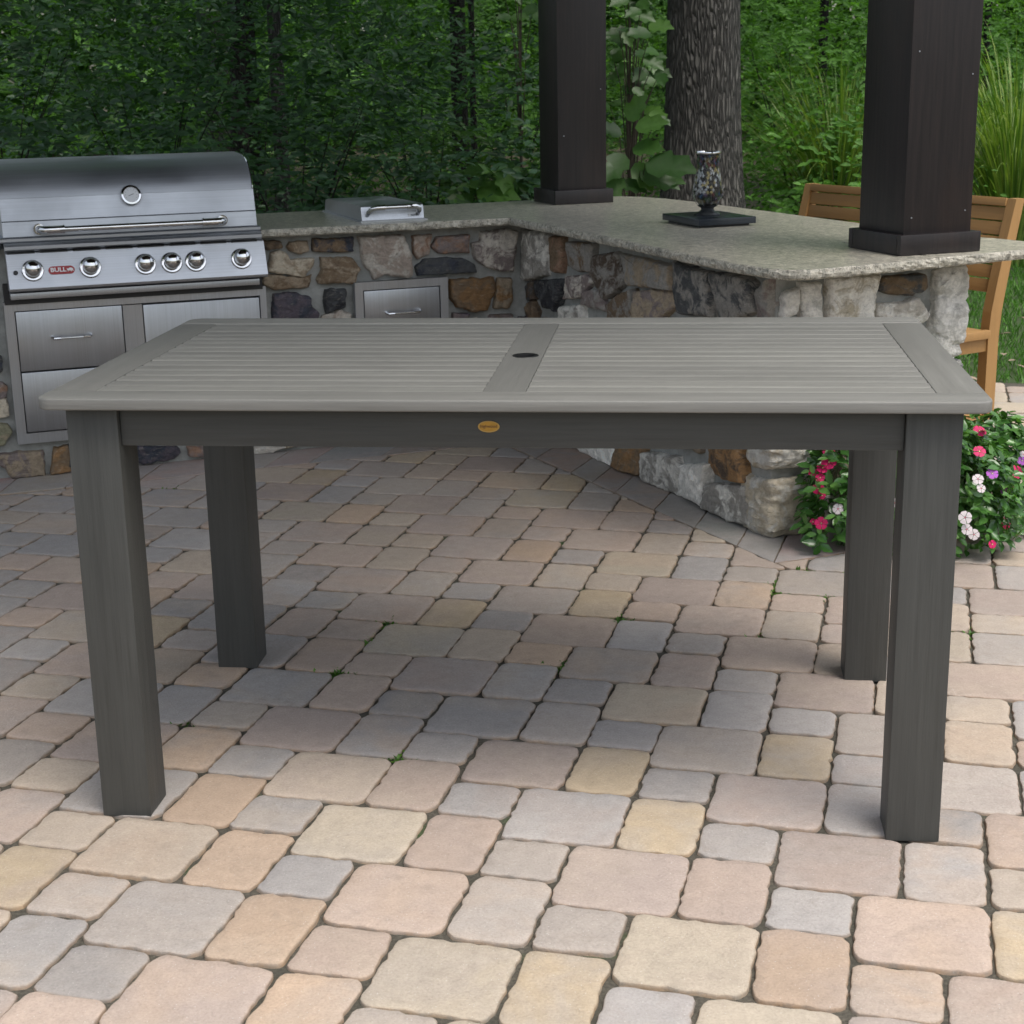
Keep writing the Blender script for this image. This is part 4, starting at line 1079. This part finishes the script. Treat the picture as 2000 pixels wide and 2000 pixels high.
for i in range(rows_-1):
    for k in range(nseg):
        a0 = 2*PI*(k+.5*(i % 2))/nseg; da = PI/nseg*.93; zc = zA+dz*(i+1)
        jit = rnd.uniform(-.035, .035); jz = rnd.uniform(-.0012, .0012)
        q = [(a0, zc+dz*.93, 0), (a0+da, zc, jit), (a0, zc-dz*.93, 0), (a0-da, zc, -jit)]
        vs = [((rad(z)*(1+j*.5)+.0012)*math.cos(an), (rad(z)*(1+j*.5)+.0012)*math.sin(an), z+jz) for an, z, j in q]
        vs.append((rad(zc)*math.cos(a0)*1.03, rad(zc)*math.sin(a0)*1.03, zc))
        c = rnd.choice(cols) if (i > rows_*.7 or i < 5) else rnd.choice(cols[6:]+[(.7, .7, .72), (.6, .62, .66), (.55, .45, .2), (.7, .72, .72)])  # pale tiles at mid height stand in for highlights on the glass
        b.add(vs, [(0, 1, 4), (1, 2, 4), (2, 3, 4), (3, 0, 4)], 0, False, col=c)
b.build('mosaic', M_mosaic, lan)
b = MB(); b.lathe([(.030, .034), (.052, .064), (.0555, .088), (.049, .130), (.0395, .185), (.0445, .232)]+[(.0425, .232), (.0375, .185), (.047, .13), (.0535, .088), (.050, .064), (.028, .036)], 28, closed=True)
mg, tg, bg_ = mat('clear_glass'); bg_.inputs['Base Color'].default_value = (.5, .52, .5, 1); bg_.inputs['Transmission Weight'].default_value = 1; bg_.inputs['Roughness'].default_value = .05; bg_.inputs['IOR'].default_value = 1.1
b.build('glass_cup', mg, lan)
b = MB(); b.lathe([(.046, .2315), (.0485, .2325), (.0495, .236), (.0485, .2395), (.046, .240), (.044, .236)], 32, closed=True); b.build('rim', M_chrome, lan)
b = MB(); b.lathe([(.0505, 0), (.0515, .004), (.046, .009), (.030, .014), (.0245, .020), (.026, .027), (.036, .033), (.0405, .037)], 32); b.build('pedestal', M_glassd, lan)
b = MB(); b.lathe([(.017, .04), (.017, .075), (.015, .078)], 20); b.build('candle', simple('wax', (.12, .10, .09), .6), lan)

# ================================================================== BENCH
BA = math.radians(10.2)
bo = K(1.672, -1.052, 0)
bench = thing('wooden_bench', bo, KROT+BA, 'honey brown slatted garden bench behind the right end of the counter', 'bench')
# local: +x away from counter (towards the back), +y along the length, origin at the near rear foot
BLn = 1.19; SD = .40
def xback(z): return 0 if z < .49 else -.0+.10*((z-.49)/.51)**1.15
for y in (0, BLn):
    b = MB(); ys = .045; zs = [0, .25, .45, .55, .65, .75, .85, .95, .985]
    vs = []; 
    for z in zs:
        dpt = .058 if z < .6 else .058-.012*(z-.6)/.4
        xb = xback(z); vs += [(xb-dpt, y, z), (xb, y, z), (xb, y+ys, z), (xb-dpt, y+ys, z)]
    fs = [(i*4+k, i*4+(k+1) % 4, (i+1)*4+(k+1) % 4, (i+1)*4+k) for i in range(len(zs)-1) for k in range(4)]+[(3, 2, 1, 0), tuple(range(4*len(zs)-4, 4*len(zs)))]
    b.add(vs, fs); lg = b.build('rear_leg', M_benchZ, bench)
    b = MB(); b.lathe([(.006, 0), (.006, .002), (.003, .003)], 10, Matrix.Translation((-.025, y-.0, .155)) @ Matrix.Rotation(PI/2, 4, 'X')); b.build('bolt', M_bolt, lg)
    b = MB(); bnd(b, -SD, -SD+.05, y, y+.045, 0, .445, .004); b.build('front_leg', M_benchZ, bench)
    b = MB(); bnd(b, -SD+.05, -.058, y+.008, y+.036, .395, .447, .003); b.build('side_rail', M_bench, bench)
    b = MB(); yy = y-.014 if y == 0 else y+.030; bnd(b, -SD-.036, -.0585, yy, yy+.03, .4485, .4835, .007); b.build('seat_frame', M_bench, bench)
    b = MB(); bnd(b, -SD+.05, -.058, y+.008, y+.036, .09, .145, .003); b.build('stretcher', M_bench, bench)
b = MB(); bnd(b, -SD-.03, -.03, -.0, BLn+.045, .449, .482, .006)
b2 = MB()
for k in range(5): bnd(b2, -SD-.035+k*.087, -SD-.035+k*.087+.082, .001 if k == 4 else -.014, BLn+.044 if k == 4 else BLn+.059, .449, .482, .006)
b2 = MB()
for k in range(4):
    b2 = MB(); bnd(b2, -SD-.033+k*.0925, -SD-.033+k*.0925+.089, .017, BLn+.029, .449, .481, .004); b2.build('seat_slat', M_bench, bench)
b = MB(); bnd(b, -SD+.012, -SD+.034, .045, BLn, .39, .447, .003); b.build('front_rail', M_bench, bench)
b = MB(); bnd(b, -SD+.05, -.06, .036, BLn+.008, .148, .160, .003); b.build('foot_shelf', M_bench, bench)
zt = .985
for k in range(7):
    h = .036 if k == 0 else .0555
    z1_ = zt; z0_ = zt-h+.004; zt -= h
    zm = (z0_+z1_)/2; xm = xback(zm)-.030+(-.006 if k == 0 else 0); tl = math.atan2(xback(z1_)-xback(z0_), z1_-z0_)
    b = MB(); b.box((0, 0, 0), (.020 if k else .034, BLn-.045, z1_-z0_), bev=.003)
    o = b.build('back_slat', M_bench, bench); o.location = (xm, .0225+BLn/2, zm); o.rotation_euler = (0, tl, 0)
    
# ================================================================== FLOWERS
def vinca(c, r, h, seed, label, nt):
    t = thing('flowering_plant', c, 0, label, 'plant', 'flowering plants at the end of the counter')
    rg = np.random.default_rng(seed)
    th = rg.random(nt)*2*PI; ph = rg.random(nt)**.7
    zz = h*ph; pr = np.sqrt(np.clip(1-((ph-.35)/.68)**2, .03, 1)); rr = r*pr*(.62+.38*rg.random(nt))*(1+.2*np.sin(3*th+seed))
    O = np.stack([rr*np.cos(th), rr*np.sin(th), zz], 1)
    D = unit(np.stack([np.cos(th)*pr, np.sin(th)*pr, .35+.7*ph], 1)+rg.normal(0, .25, (nt, 3)))
    P, LD, NN, LL, TT = [], [], [], [], []
    for i in range(6):
        an = i*2.4+rg.random(nt)*.8; side = unit(np.cross(D, np.array([.3, .2, 1.]))); s2 = np.cross(D, side)
        d = D*.35+side*np.cos(an)[:, None]+s2*np.sin(an)[:, None]
        P.append(O+D*(.010*(5-i))); LD.append(d+rg.normal(0, .15, (nt, 3))); NN.append(unit(D+np.array([0, 0, .5])+rg.normal(0, .2, (nt, 3)))); LL.append(.046*(.7+.5*rg.random(nt))*(1 if i < 4 else .7)); TT.append(np.clip(rg.normal(.5, .22, nt)+(.15 if i > 3 else 0), 0, 1))
    P = np.concatenate(P); LL = np.concatenate(LL)
    V, Fc, T = leaves(P, np.concatenate(LD), np.concatenate(NN), LL, LL*.6, T_LEAF, np.concatenate(TT))
    V[:, 2] = np.maximum(V[:, 2], .003)
    mesh_np('foliage', V, Fc, M_leafV, T, parent=t, smooth=True)
    stems_mesh('stem', seed, 16, .03, h*.85, r*.8, t, simple('green_stem', (.06, .10, .03), .6), r0=.004)
    return t
def flower(parent, cen, r, h, x, y, m, rad_=.019):
    # where the sight line meets the plant's rounded outline
    o = CAM-(Vector(cen)+Vector((0, 0, h*.42))); d = ray(x, y); sc = Vector((1/r, 1/r, 1/(h*.62)))
    o2 = Vector((o.x*sc.x, o.y*sc.y, o.z*sc.z)); d2 = Vector((d.x*sc.x, d.y*sc.y, d.z*sc.z))
    A_, B_, C_ = d2.dot(d2), 2*o2.dot(d2), o2.dot(o2)-1.45; disc = B_*B_-4*A_*C_
    tt = (-B_-math.sqrt(disc))/(2*A_) if disc > 0 else -B_/(2*A_)
    P = CAM+d*tt - Vector(cen)
    n = (P-Vector((0, 0, h*.42))); n = Vector((n.x, n.y, n.z)).normalized()*.7+Vector((rnd.uniform(-.3, .3), -.7, .55+rnd.uniform(-.2, .2))); n.normalize()
    q = Vector((0, 0, 1)).rotation_difference(n).to_matrix().to_4x4() @ Matrix.Rotation(rnd.random()*6, 4, 'Z'); T = Matrix.Translation(P) @ q
    b = MB()
    for k in range(5):
        a0 = 2*PI*k/5; R = rad_
        pts = [(.08, 0), (.45, -.30), (.80, -.52), (1.0, -.34), (1.02, 0), (.98, .34), (.78, .50), (.45, .30)]
        vs = [T @ Vector((R*(p[0]*math.cos(a0)-p[1]*math.sin(a0)), R*(p[0]*math.sin(a0)+p[1]*math.cos(a0)), .0005*k+R*(.10*p[0]-.25*max(0, p[0]-.6)))) for p in pts]
        b.add(vs, [tuple(range(8))])
    o_ = b.build('blossom', m, parent)
    b = MB(); b.lathe([(.0022, .001), (.0012, .0028)], 8, T); b.build('eye', M_eye if m is not M_wpetal else M_pink, o_)
FL = [
 ('A', K(.40, -1.985, 0), .125, .33, 'magenta vinca plant against the stone counter end, seen left of the rear table leg', 170,
  [(1618, 880, M_pink, .020), (1619, 903, M_pink, .024), (1607, 914, M_pink, .019), (1587, 922, M_pink, .014), (1602, 933, M_pink, .015), (1598, 954, M_pink, .019), (1606, 968, M_pink, .012), (1604, 1022, M_pink, .020), (1588, 1019, M_pink, .010), (1637, 994, M_wpetal, .017)]),
 ('B', K(.66, -2.11, 0), .22, .36, 'leafy vinca plant with white blossoms low down, right of the front table leg', 420,
  [(1747, 982, M_wpetal, .014), (1910, 936, M_wpetal, .017), (1916, 954, M_wpetal, .014), (1885, 1011, M_wpetal, .020), (1888, 1034, M_wpetal, .017), (1902, 1044, M_wpetal, .017), (1913, 842, M_pink, .021), (1913, 882, M_pink, .019), (1938, 1063, M_pink, .013), (1938, 925, M_purple, .018)]),
 ('C', K(.93, -1.99, 0), .17, .34, 'rightmost vinca plant with magenta and violet blossoms', 260,
  [(1963, 957, M_purple, .016), (1985, 922, M_pink, .022), (1961, 1023, M_pink, .020), (1996, 900, M_purple, .015), (1998, 888, M_wpetal, .012)])]
for k, c, r, h, lab, nt_, fl in FL:
    pt = vinca(tuple(c), r, h, ord(k), lab, nt_)
    for x, y, m_, rr in fl: flower(pt, c, r, h, x, y, m_, rr)

# ================================================================== TREES, SHRUBS
def trunk_obj(parent, pts, rs, m, seed=1, n=36, flute=.05):
    b = MB(); vs = []; fs = []; L = len(pts)
    ring = []
    sub = 6; P = []; R = []
    for i in range(L-1):
        for j in range(sub):
            f = j/sub; P.append(Vector(pts[i]).lerp(Vector(pts[i+1]), f)); R.append(rs[i]*(1-f)+rs[i+1]*f)
    P.append(Vector(pts[-1])); R.append(rs[-1])
    for p, r in zip(P, R):
        for k in range(n):
            a = 2*PI*k/n; q = 1+flute*nz((math.cos(a)*2.2, math.sin(a)*2.2, p.z*.5+seed))+flute*.5*nz((math.cos(a)*6, math.sin(a)*6, p.z*1.2+seed))
            vs.append((p.x+r*q*math.cos(a), p.y+r*q*math.sin(a), p.z))
    for i in range(len(P)-1):
        for k in range(n): fs.append((i*n+k, i*n+(k+1) % n, (i+1)*n+(k+1) % n, (i+1)*n+k))
    b.add(vs, fs, 0, True); return b.build('trunk', m, parent, fix=False, autosm=80)
def crown_mesh(parent, c, r, h, n, seed, m=M_leafM, size=.22):
    rg = np.random.default_rng(seed); k = 26
    # clumps
    cc = unit(rg.normal(0, 1, (k, 3)))*np.array([r*.7, r*.7, h*.38])*(rg.random((k, 1))**.4)
    idx = rg.integers(0, k, n); P = cc[idx]+rg.normal(0, 1, (n, 3))*np.array([r*.2, r*.2, h*.1])+np.array(c)
    V, Fc, T = leaves(P, rg.normal(0, 1, (n, 3))+np.array([0, 0, -.3]), unit(np.array([0, 0, 1.])+rg.normal(0, .5, (n, 3))), size*(.6+.8*rg.random(n)), size*.5*(.6+.8*rg.random(n)), T_KITE, np.clip(rg.normal(.5, .25, n), 0, 1))
    return mesh_np('crown', V, Fc, m, T, parent=parent)
def tree(px, py, Y, wpx, m, label, lean=0., flare=1., h=8., ch=3., cr=2.8, ncl=5000, seed=1, name='tree', top=None, cat='tree'):
    p = at_y(px, py, Y); r = wpx/2/F_PX*Y*1.03
    t = thing(name, (p.x, Y, -.02), 0, label, cat)
    x0 = 0; dxz = lean
    pts = []; rs = []
    for z, k in ((-.1, 1.7*flare), (.35, 1.38*flare), (.75, 1.15), (1.15, 1.05), (1.7, 1.), (2.4, .96), (4., .85), (h, .5)):
        pts.append((dxz*(z-p.z), 0, z)); rs.append(r*k)
    trunk_obj(t, pts, rs, m, seed, flute=.05 if r > .15 else .03)
    if ncl:
        b = MB(); rr = random.Random(seed)
        for k in range(7):
            a = rr.random()*2*PI; z = h*.55+k*(h*.4/7); L = cr*.7
            b.tube([(dxz*(z-p.z), 0, z), (dxz*(z-p.z)+math.cos(a)*L*.5, math.sin(a)*L*.5, z+.5), (dxz*(z-p.z)+math.cos(a)*L, math.sin(a)*L, z+1.1)], [r*.4, r*.25, r*.08], 7)
        b.build('limb', m, t)
        crown_mesh(t, (dxz*h, 0, h+ch*.1), cr, ch*2, ncl, seed)
    return t
tree(1373, 150, 11.2, 134, M_bark, 'big straight tree trunk with grey furrowed bark behind the counter', flare=1.0, h=7, ch=2.5, cr=3.6, ncl=9000, seed=3)
tree(895, 100, 14., 29, M_barkd, 'slim black tree trunk left of the inner post', h=6, cr=2.8, seed=5)
tree(921, 60, 15.5, 11, M_barkd, 'very thin dark trunk just right of the slim black trunk', h=6, cr=2., ncl=2500, seed=6)
tree(538, 90, 12., 25, M_barkg, 'straight smooth grey pole like trunk above the grill lid corner', h=6, cr=2.6, seed=7)
tree(465, 50, 13., 27, M_barkd, 'dark leaning trunk with brown bark beside the grey pole like trunk', lean=.06, h=6.5, cr=2.6, seed=8)
tree(418, 40, 21., 48, M_barkg, 'stout distant trunk behind the leaning dark trunk', h=8, cr=3.5, seed=9)
tree(1609, 45, 19., 17, M_barkd, 'thin dark distant trunk left of the right hand post', h=8, cr=3, seed=10)
tree(1930, 30, 17., 13, M_barkd, 'thin dark trunk at the right edge of the picture', h=8, cr=3, seed=12)
for i, (x, y, h_, lab) in enumerate([(-5.2, 11., 7, 'leafy tree standing outside the left edge of the view'), (5.8, 15., 8, 'leafy tree standing outside the right edge of the view'), (-2.6, 16.5, 8, 'leafy tree deep in the wood on the left'), (-7.5, 7., 8, 'leafy tree beside the patio on the far left')]):
    t = thing('tree', (x, y, -.02), 0, lab, 'tree'); trunk_obj(t, [(0, 0, -.1), (0, 0, 2), (.1, 0, h_)], [.16, .13, .07], M_barkd, 20+i); crown_mesh(t, (0, 0, h_+.3), 3.4, 5.2, 8000, 40+i)

t = thing('tree', (-5.0, 6.3, -.02), 0, 'unseen tree added at the left to shade the kitchen and patio', 'tree'); trunk_obj(t, [(0, 0, -.1), (0, 0, 2), (.5, -.1, 5.5)], [.24, .2, .12], M_bark, 31)
crown_mesh(t, (3.9, -1.0, 5.0), 3.5, 2.8, 31000, 61, size=.32)  # crown out of view, added to darken the back of the patio
def put_shrub(x, Y, rx, ry, h, nt_, lf, m, lab, seed, tone0=.5, ratio=.5, tmpl=T_LEAF, name='shrub', group=None, nl=7, tl=.34, z0=.1, shell=.5, cat='shrub'):
    t = thing(name, (x, Y, -.03), 0, lab, cat, group)
    shrub_mesh('foliage', seed, rx, ry, h, nt_, lf, m, tmpl, tone0, ratio, nl, tl, z0, t, shell)
    stems_mesh('stem', seed, 6, .05, h*.75, rx*.6, t, M_barkd, r0=.009)
    return t
g_ = 'dark leafy shrubs behind the grill'
put_shrub(-3.0, 9.4, 1.15, .8, 2.35, 520, .085, M_leafD, 'tall dark shrub at the left edge behind the grill', 1, .45, group=g_)
put_shrub(-2.0, 9.2, .95, .7, 2.15, 480, .085, M_leafD, 'dense blue green shrub behind the middle of the grill lid', 2, .6, group=g_)
put_shrub(-1.15, 8.9, .85, .6, 1.85, 440, .08, M_leafD, 'dark shrub behind the right corner of the grill lid', 3, .5, group=g_)
put_shrub(-.45, 9.1, .75, .6, 1.62, 380, .082, M_leafD, 'low dark shrub behind the side burner', 4, .45, group=g_)
put_shrub(-1.7, 11.3, 1.5, .9, 2.5, 800, .075, M_leafD, 'tall green shrub in the second row behind the grill', 5, .45)
put_shrub(-3.7, 12.0, 1.5, 1., 2.9, 640, .08, M_leafD, 'tall dark bush in the far left corner of the view', 6, .4)
put_shrub(.1, 12.4, 1.2, .9, 2.35, 560, .07, M_leafM, 'mid green bush between the black trunk and the inner post', 7, .5)
put_shrub(-.8, 14.5, 1.5, 1., 2.8, 640, .07, M_leafD, 'loose green bush behind the pole like trunk', 8, .6)
put_shrub(2.25, 12.6, 1.0, .8, 2.25, 620, .075, M_leafM, 'bright leafy bush just right of the big tree trunk', 9, .7)
put_shrub(3.3, 14.0, 1.3, .9, 2.5, 700, .08, M_leafM, 'light green bush behind the ornamental grass', 10, .75)
put_shrub(1.55, 13.5, 1.0, .8, 2.5, 480, .07, M_leafM, 'dark green bush directly behind the big tree trunk', 11, .4)
put_shrub(5.2, 14.6, 1.3, .9, 2.8, 600, .08, M_leafM, 'leafy bush at the right edge behind the grass clump', 12, .55)
put_shrub(2.35, 11.6, .55, .5, 1.15, 240, .085, M_leafM, 'low pale green plant beside the foot of the big tree', 14, .7)
# yellow-green low plants behind side burner
put_shrub(-.15, 8.85, .38, .28, 1.16, 85, .085, M_leafB, 'low yellow green plant behind the side burner handle', 15, .7, ratio=.5, name='leafy_plant', nl=6, tl=.22, z0=.75, shell=.3, cat='plant')
# broadleaf saplings
def broadleaf(spots, base, lab, seed, size=.16):
    t = thing('broadleaf_sapling', (base[0], base[1], -.03), 0, lab, 'sapling')
    rg = np.random.default_rng(seed); P = []; D = []; NN = []; L = []
    sm = MB()
    for (x, y, Y, dx, dz, s) in spots:
        p = at_y(x, y, Y)-Vector((base[0], base[1], -.03)); P.append(tuple(p)); D.append((dx, -.35+rg.normal(0, .15), dz)); NN.append(unit(np.array([rg.normal(0, .2), -.75, .75]))); L.append(size*s)
        sm.tube([(0, 0, max(0, p.z-.8)), (p.x*.5, p.y*.5, p.z-.18), tuple(p)], [.004, .003, .0015], 5)
    n = len(P); sm.tube([(0, 0, 0), (0, 0, max(q[2] for q in P)-.1)], [.008, .004], 6)
    V, Fc, T = leaves(np.array(P), np.array(D), np.array(NN), np.array(L), np.array(L)*.72, T_LOBED, np.clip(rg.normal(.6, .2, n), 0, 1))
    mesh_np('foliage', V, Fc, M_leafB, T, parent=t); sm.build('stem', M_twig, t)
def rand_spots(x0, x1, y0, y1, Y, n, seed, s=1.):
    r = random.Random(seed); return [(r.uniform(x0, x1), r.uniform(y0, y1), Y+r.uniform(-.25, .25), r.uniform(-1, 1), r.uniform(-.7, .1), s*r.uniform(.7, 1.15)) for _ in range(n)]
p = at_y(1240, 300, 8.9)
broadleaf([(1225, 235, 8.8, .5, .7, 1.1), (1240, 250, 8.8, 1, .2, 1.2), (1215, 262, 8.8, -.8, .3, 1.), (1260, 320, 8.7, 1, -.12, 1.9), (1250, 335, 8.75, 1, -.4, 1.5), (1220, 300, 8.8, -.4, -.5, 1.3), (1235, 290, 8.8, .8, .0, 1.2), (1205, 340, 8.8, -.2, -.6, 1.2), (1240, 318, 8.8, .5, -.8, 1.2), (1215, 355, 8.8, .8, -.3, 1.), (1270, 345, 8.8, .7, -.1, 1.3)], (p.x, 8.9), 'young sapling with broad lobed leaves between the inner post and the big tree', 1)
p = at_y(1230, 60, 9.6)
broadleaf(rand_spots(1190, 1275, -30, 70, 9.4, 16, 2, .95)+rand_spots(1190, 1300, 90, 230, 9.6, 26, 3, .8), (p.x, 9.6), 'taller sapling with drooping broad leaves right of the inner post', 2)
p = at_y(960, 350, 8.9)
broadleaf(rand_spots(880, 1035, 325, 400, 8.9, 26, 4, .95)+[(930, 372, 8.6, .7, -.1, 1.6)], (p.x, 9.0), 'low broad leaved plant behind the counter left of the inner post', 3)
p = at_y(1015, 20, 9.6)
broadleaf(rand_spots(985, 1040, -40, 40, 9.6, 8, 5, .9), (p.x, 9.7), 'thin sapling with high broad leaves left of the inner post', 4)

# ornamental grass
def grass_clump(x, Y, n, L, spread, seed, lab):
    t = thing('ornamental_grass', (x, Y, -.03), 0, lab, 'ornamental grass', 'striped ornamental grass clumps')
    rg = np.random.default_rng(seed); seg = 9; V = []; Fc = []; T = []
    for i in range(n):
        a = rg.random()*2*PI; r0 = rg.random()*.16; out = (rg.random()**.7)*spread; l = L*rg.uniform(.65, 1.15); w_ = rg.uniform(.004, .0075)
        sag = rg.uniform(.35, .95); tw = a+PI/2+rg.normal(0, .4); base = len(V); tn = rg.uniform(.2, .8)
        for k in range(seg+1):
            f = k/seg; rr = r0+out*f**1.6*1.15; z = l*(f-sag*.62*f**3)
            ww = w_*(1-f**2.5)+.0006
            x_, y_ = rr*math.cos(a), rr*math.sin(a)
            V.append((x_+ww*math.cos(tw), y_+ww*math.sin(tw), z)); V.append((x_-ww*math.cos(tw), y_-ww*math.sin(tw), z))
            st = 1. if (k*2+i) % 4 == 0 else tn; T += [st, st]
        for k in range(seg): q = base+2*k; Fc.append((q, q+1, q+3, q+2))
    mesh_np('blades', V, Fc, M_blade, T, parent=t)
p = at_y(1640, 300, 12.3); grass_clump(p.x, 12.3, 620, 2.1, 1.1, 1, 'striped arching grass clump left of the right hand post')
p = at_y(1955, 300, 12.4); grass_clump(p.x+.12, 12.4, 700, 2.2, 1.15, 2, 'striped arching grass clump at the right edge above the bench')
# a few dry leaves on the lawn
P = []
for (x, y) in [(1975, 650), (1970, 705), (1925, 605), (1985, 712), (1960, 690), (1990, 620), (1895, 690), (1888, 735)]:
    p = at_z(x, y, .03); P.append(tuple(p))
P = np.array(P); n = len(P)
V, Fc, T = leaves(P, rng.normal(0, 1, (n, 3))*np.array([1, 1, .2]), np.tile([0, 0, 1.], (n, 1)), rng.uniform(.05, .08, n), rng.uniform(.03, .05, n), T_LEAF, rng.random(n))
tag(mesh_np('fallen_leaves', V, Fc, simple('dry_leaf', (.26, .20, .15), .8), T), 'dry brown leaves fallen on the lawn', 'leaves', kind='stuff')
# far understory: one leafy mass with an uneven outline
Vs = []; Fs = []; Ts = []; off = 0
rg = np.random.default_rng(99)
for i in range(95):
    Y = rg.uniform(15.5, 27); X = rg.uniform(-.46, .46)*Y; n = int(170); h = rg.uniform(2.2, 3.8)+(Y-15)*.12
    th = rg.random(n)*2*PI; ph = rg.random(n); pr = np.sqrt(np.clip(1-((ph-.4)/.64)**2, .02, 1)); R = rg.uniform(.9, 1.7)
    rr = R*(.45+.55*rg.random(n))*pr
    O = np.stack([X+rr*np.cos(th), Y+rr*np.sin(th)*.8, ph*h+.02*(Y-16)], 1)
    D = unit(np.stack([np.cos(th), np.sin(th), .2+.5*ph], 1)+rg.normal(0, .4, (n, 3)))
    P, LD, NN, LL, TT = twig_leaves(O, D, .5*(.7+.6*rg.random(n)), 7, .10, rg, tone0=rg.uniform(.2, .6) if X < 1.5 else rg.uniform(.5, .95))
    V, Fc, T = leaves(P, LD, NN, LL, LL*.5, T_KITE, TT); Vs.append(V); Fs.append(Fc+off); Ts.append(T); off += len(V)
tag(mesh_np('woodland_understory', np.concatenate(Vs), np.concatenate(Fs), M_leafM, np.concatenate(Ts)), 'far green woodland undergrowth closing the background', 'woodland', kind='stuff')
# farther canopy wall so that no open sky shows low between the stems
n = 70000; X = rg.uniform(-24, 24, n); Y = rg.uniform(28, 38, n); Z = rg.uniform(-.5, 10, n)
V, Fc, T = leaves(np.stack([X, Y, Z], 1), rg.normal(0, 1, (n, 3)), unit(np.array([0, -.5, 1.])+rg.normal(0, .5, (n, 3))), rg.uniform(.35, .7, n), rg.uniform(.2, .4, n), T_KITE, np.clip(rg.normal(.5, .3, n), 0, 1))
tag(mesh_np('far_woodland', V, Fc, M_leafM, T), 'far off mass of tree foliage behind everything', 'woodland', kind='stuff')
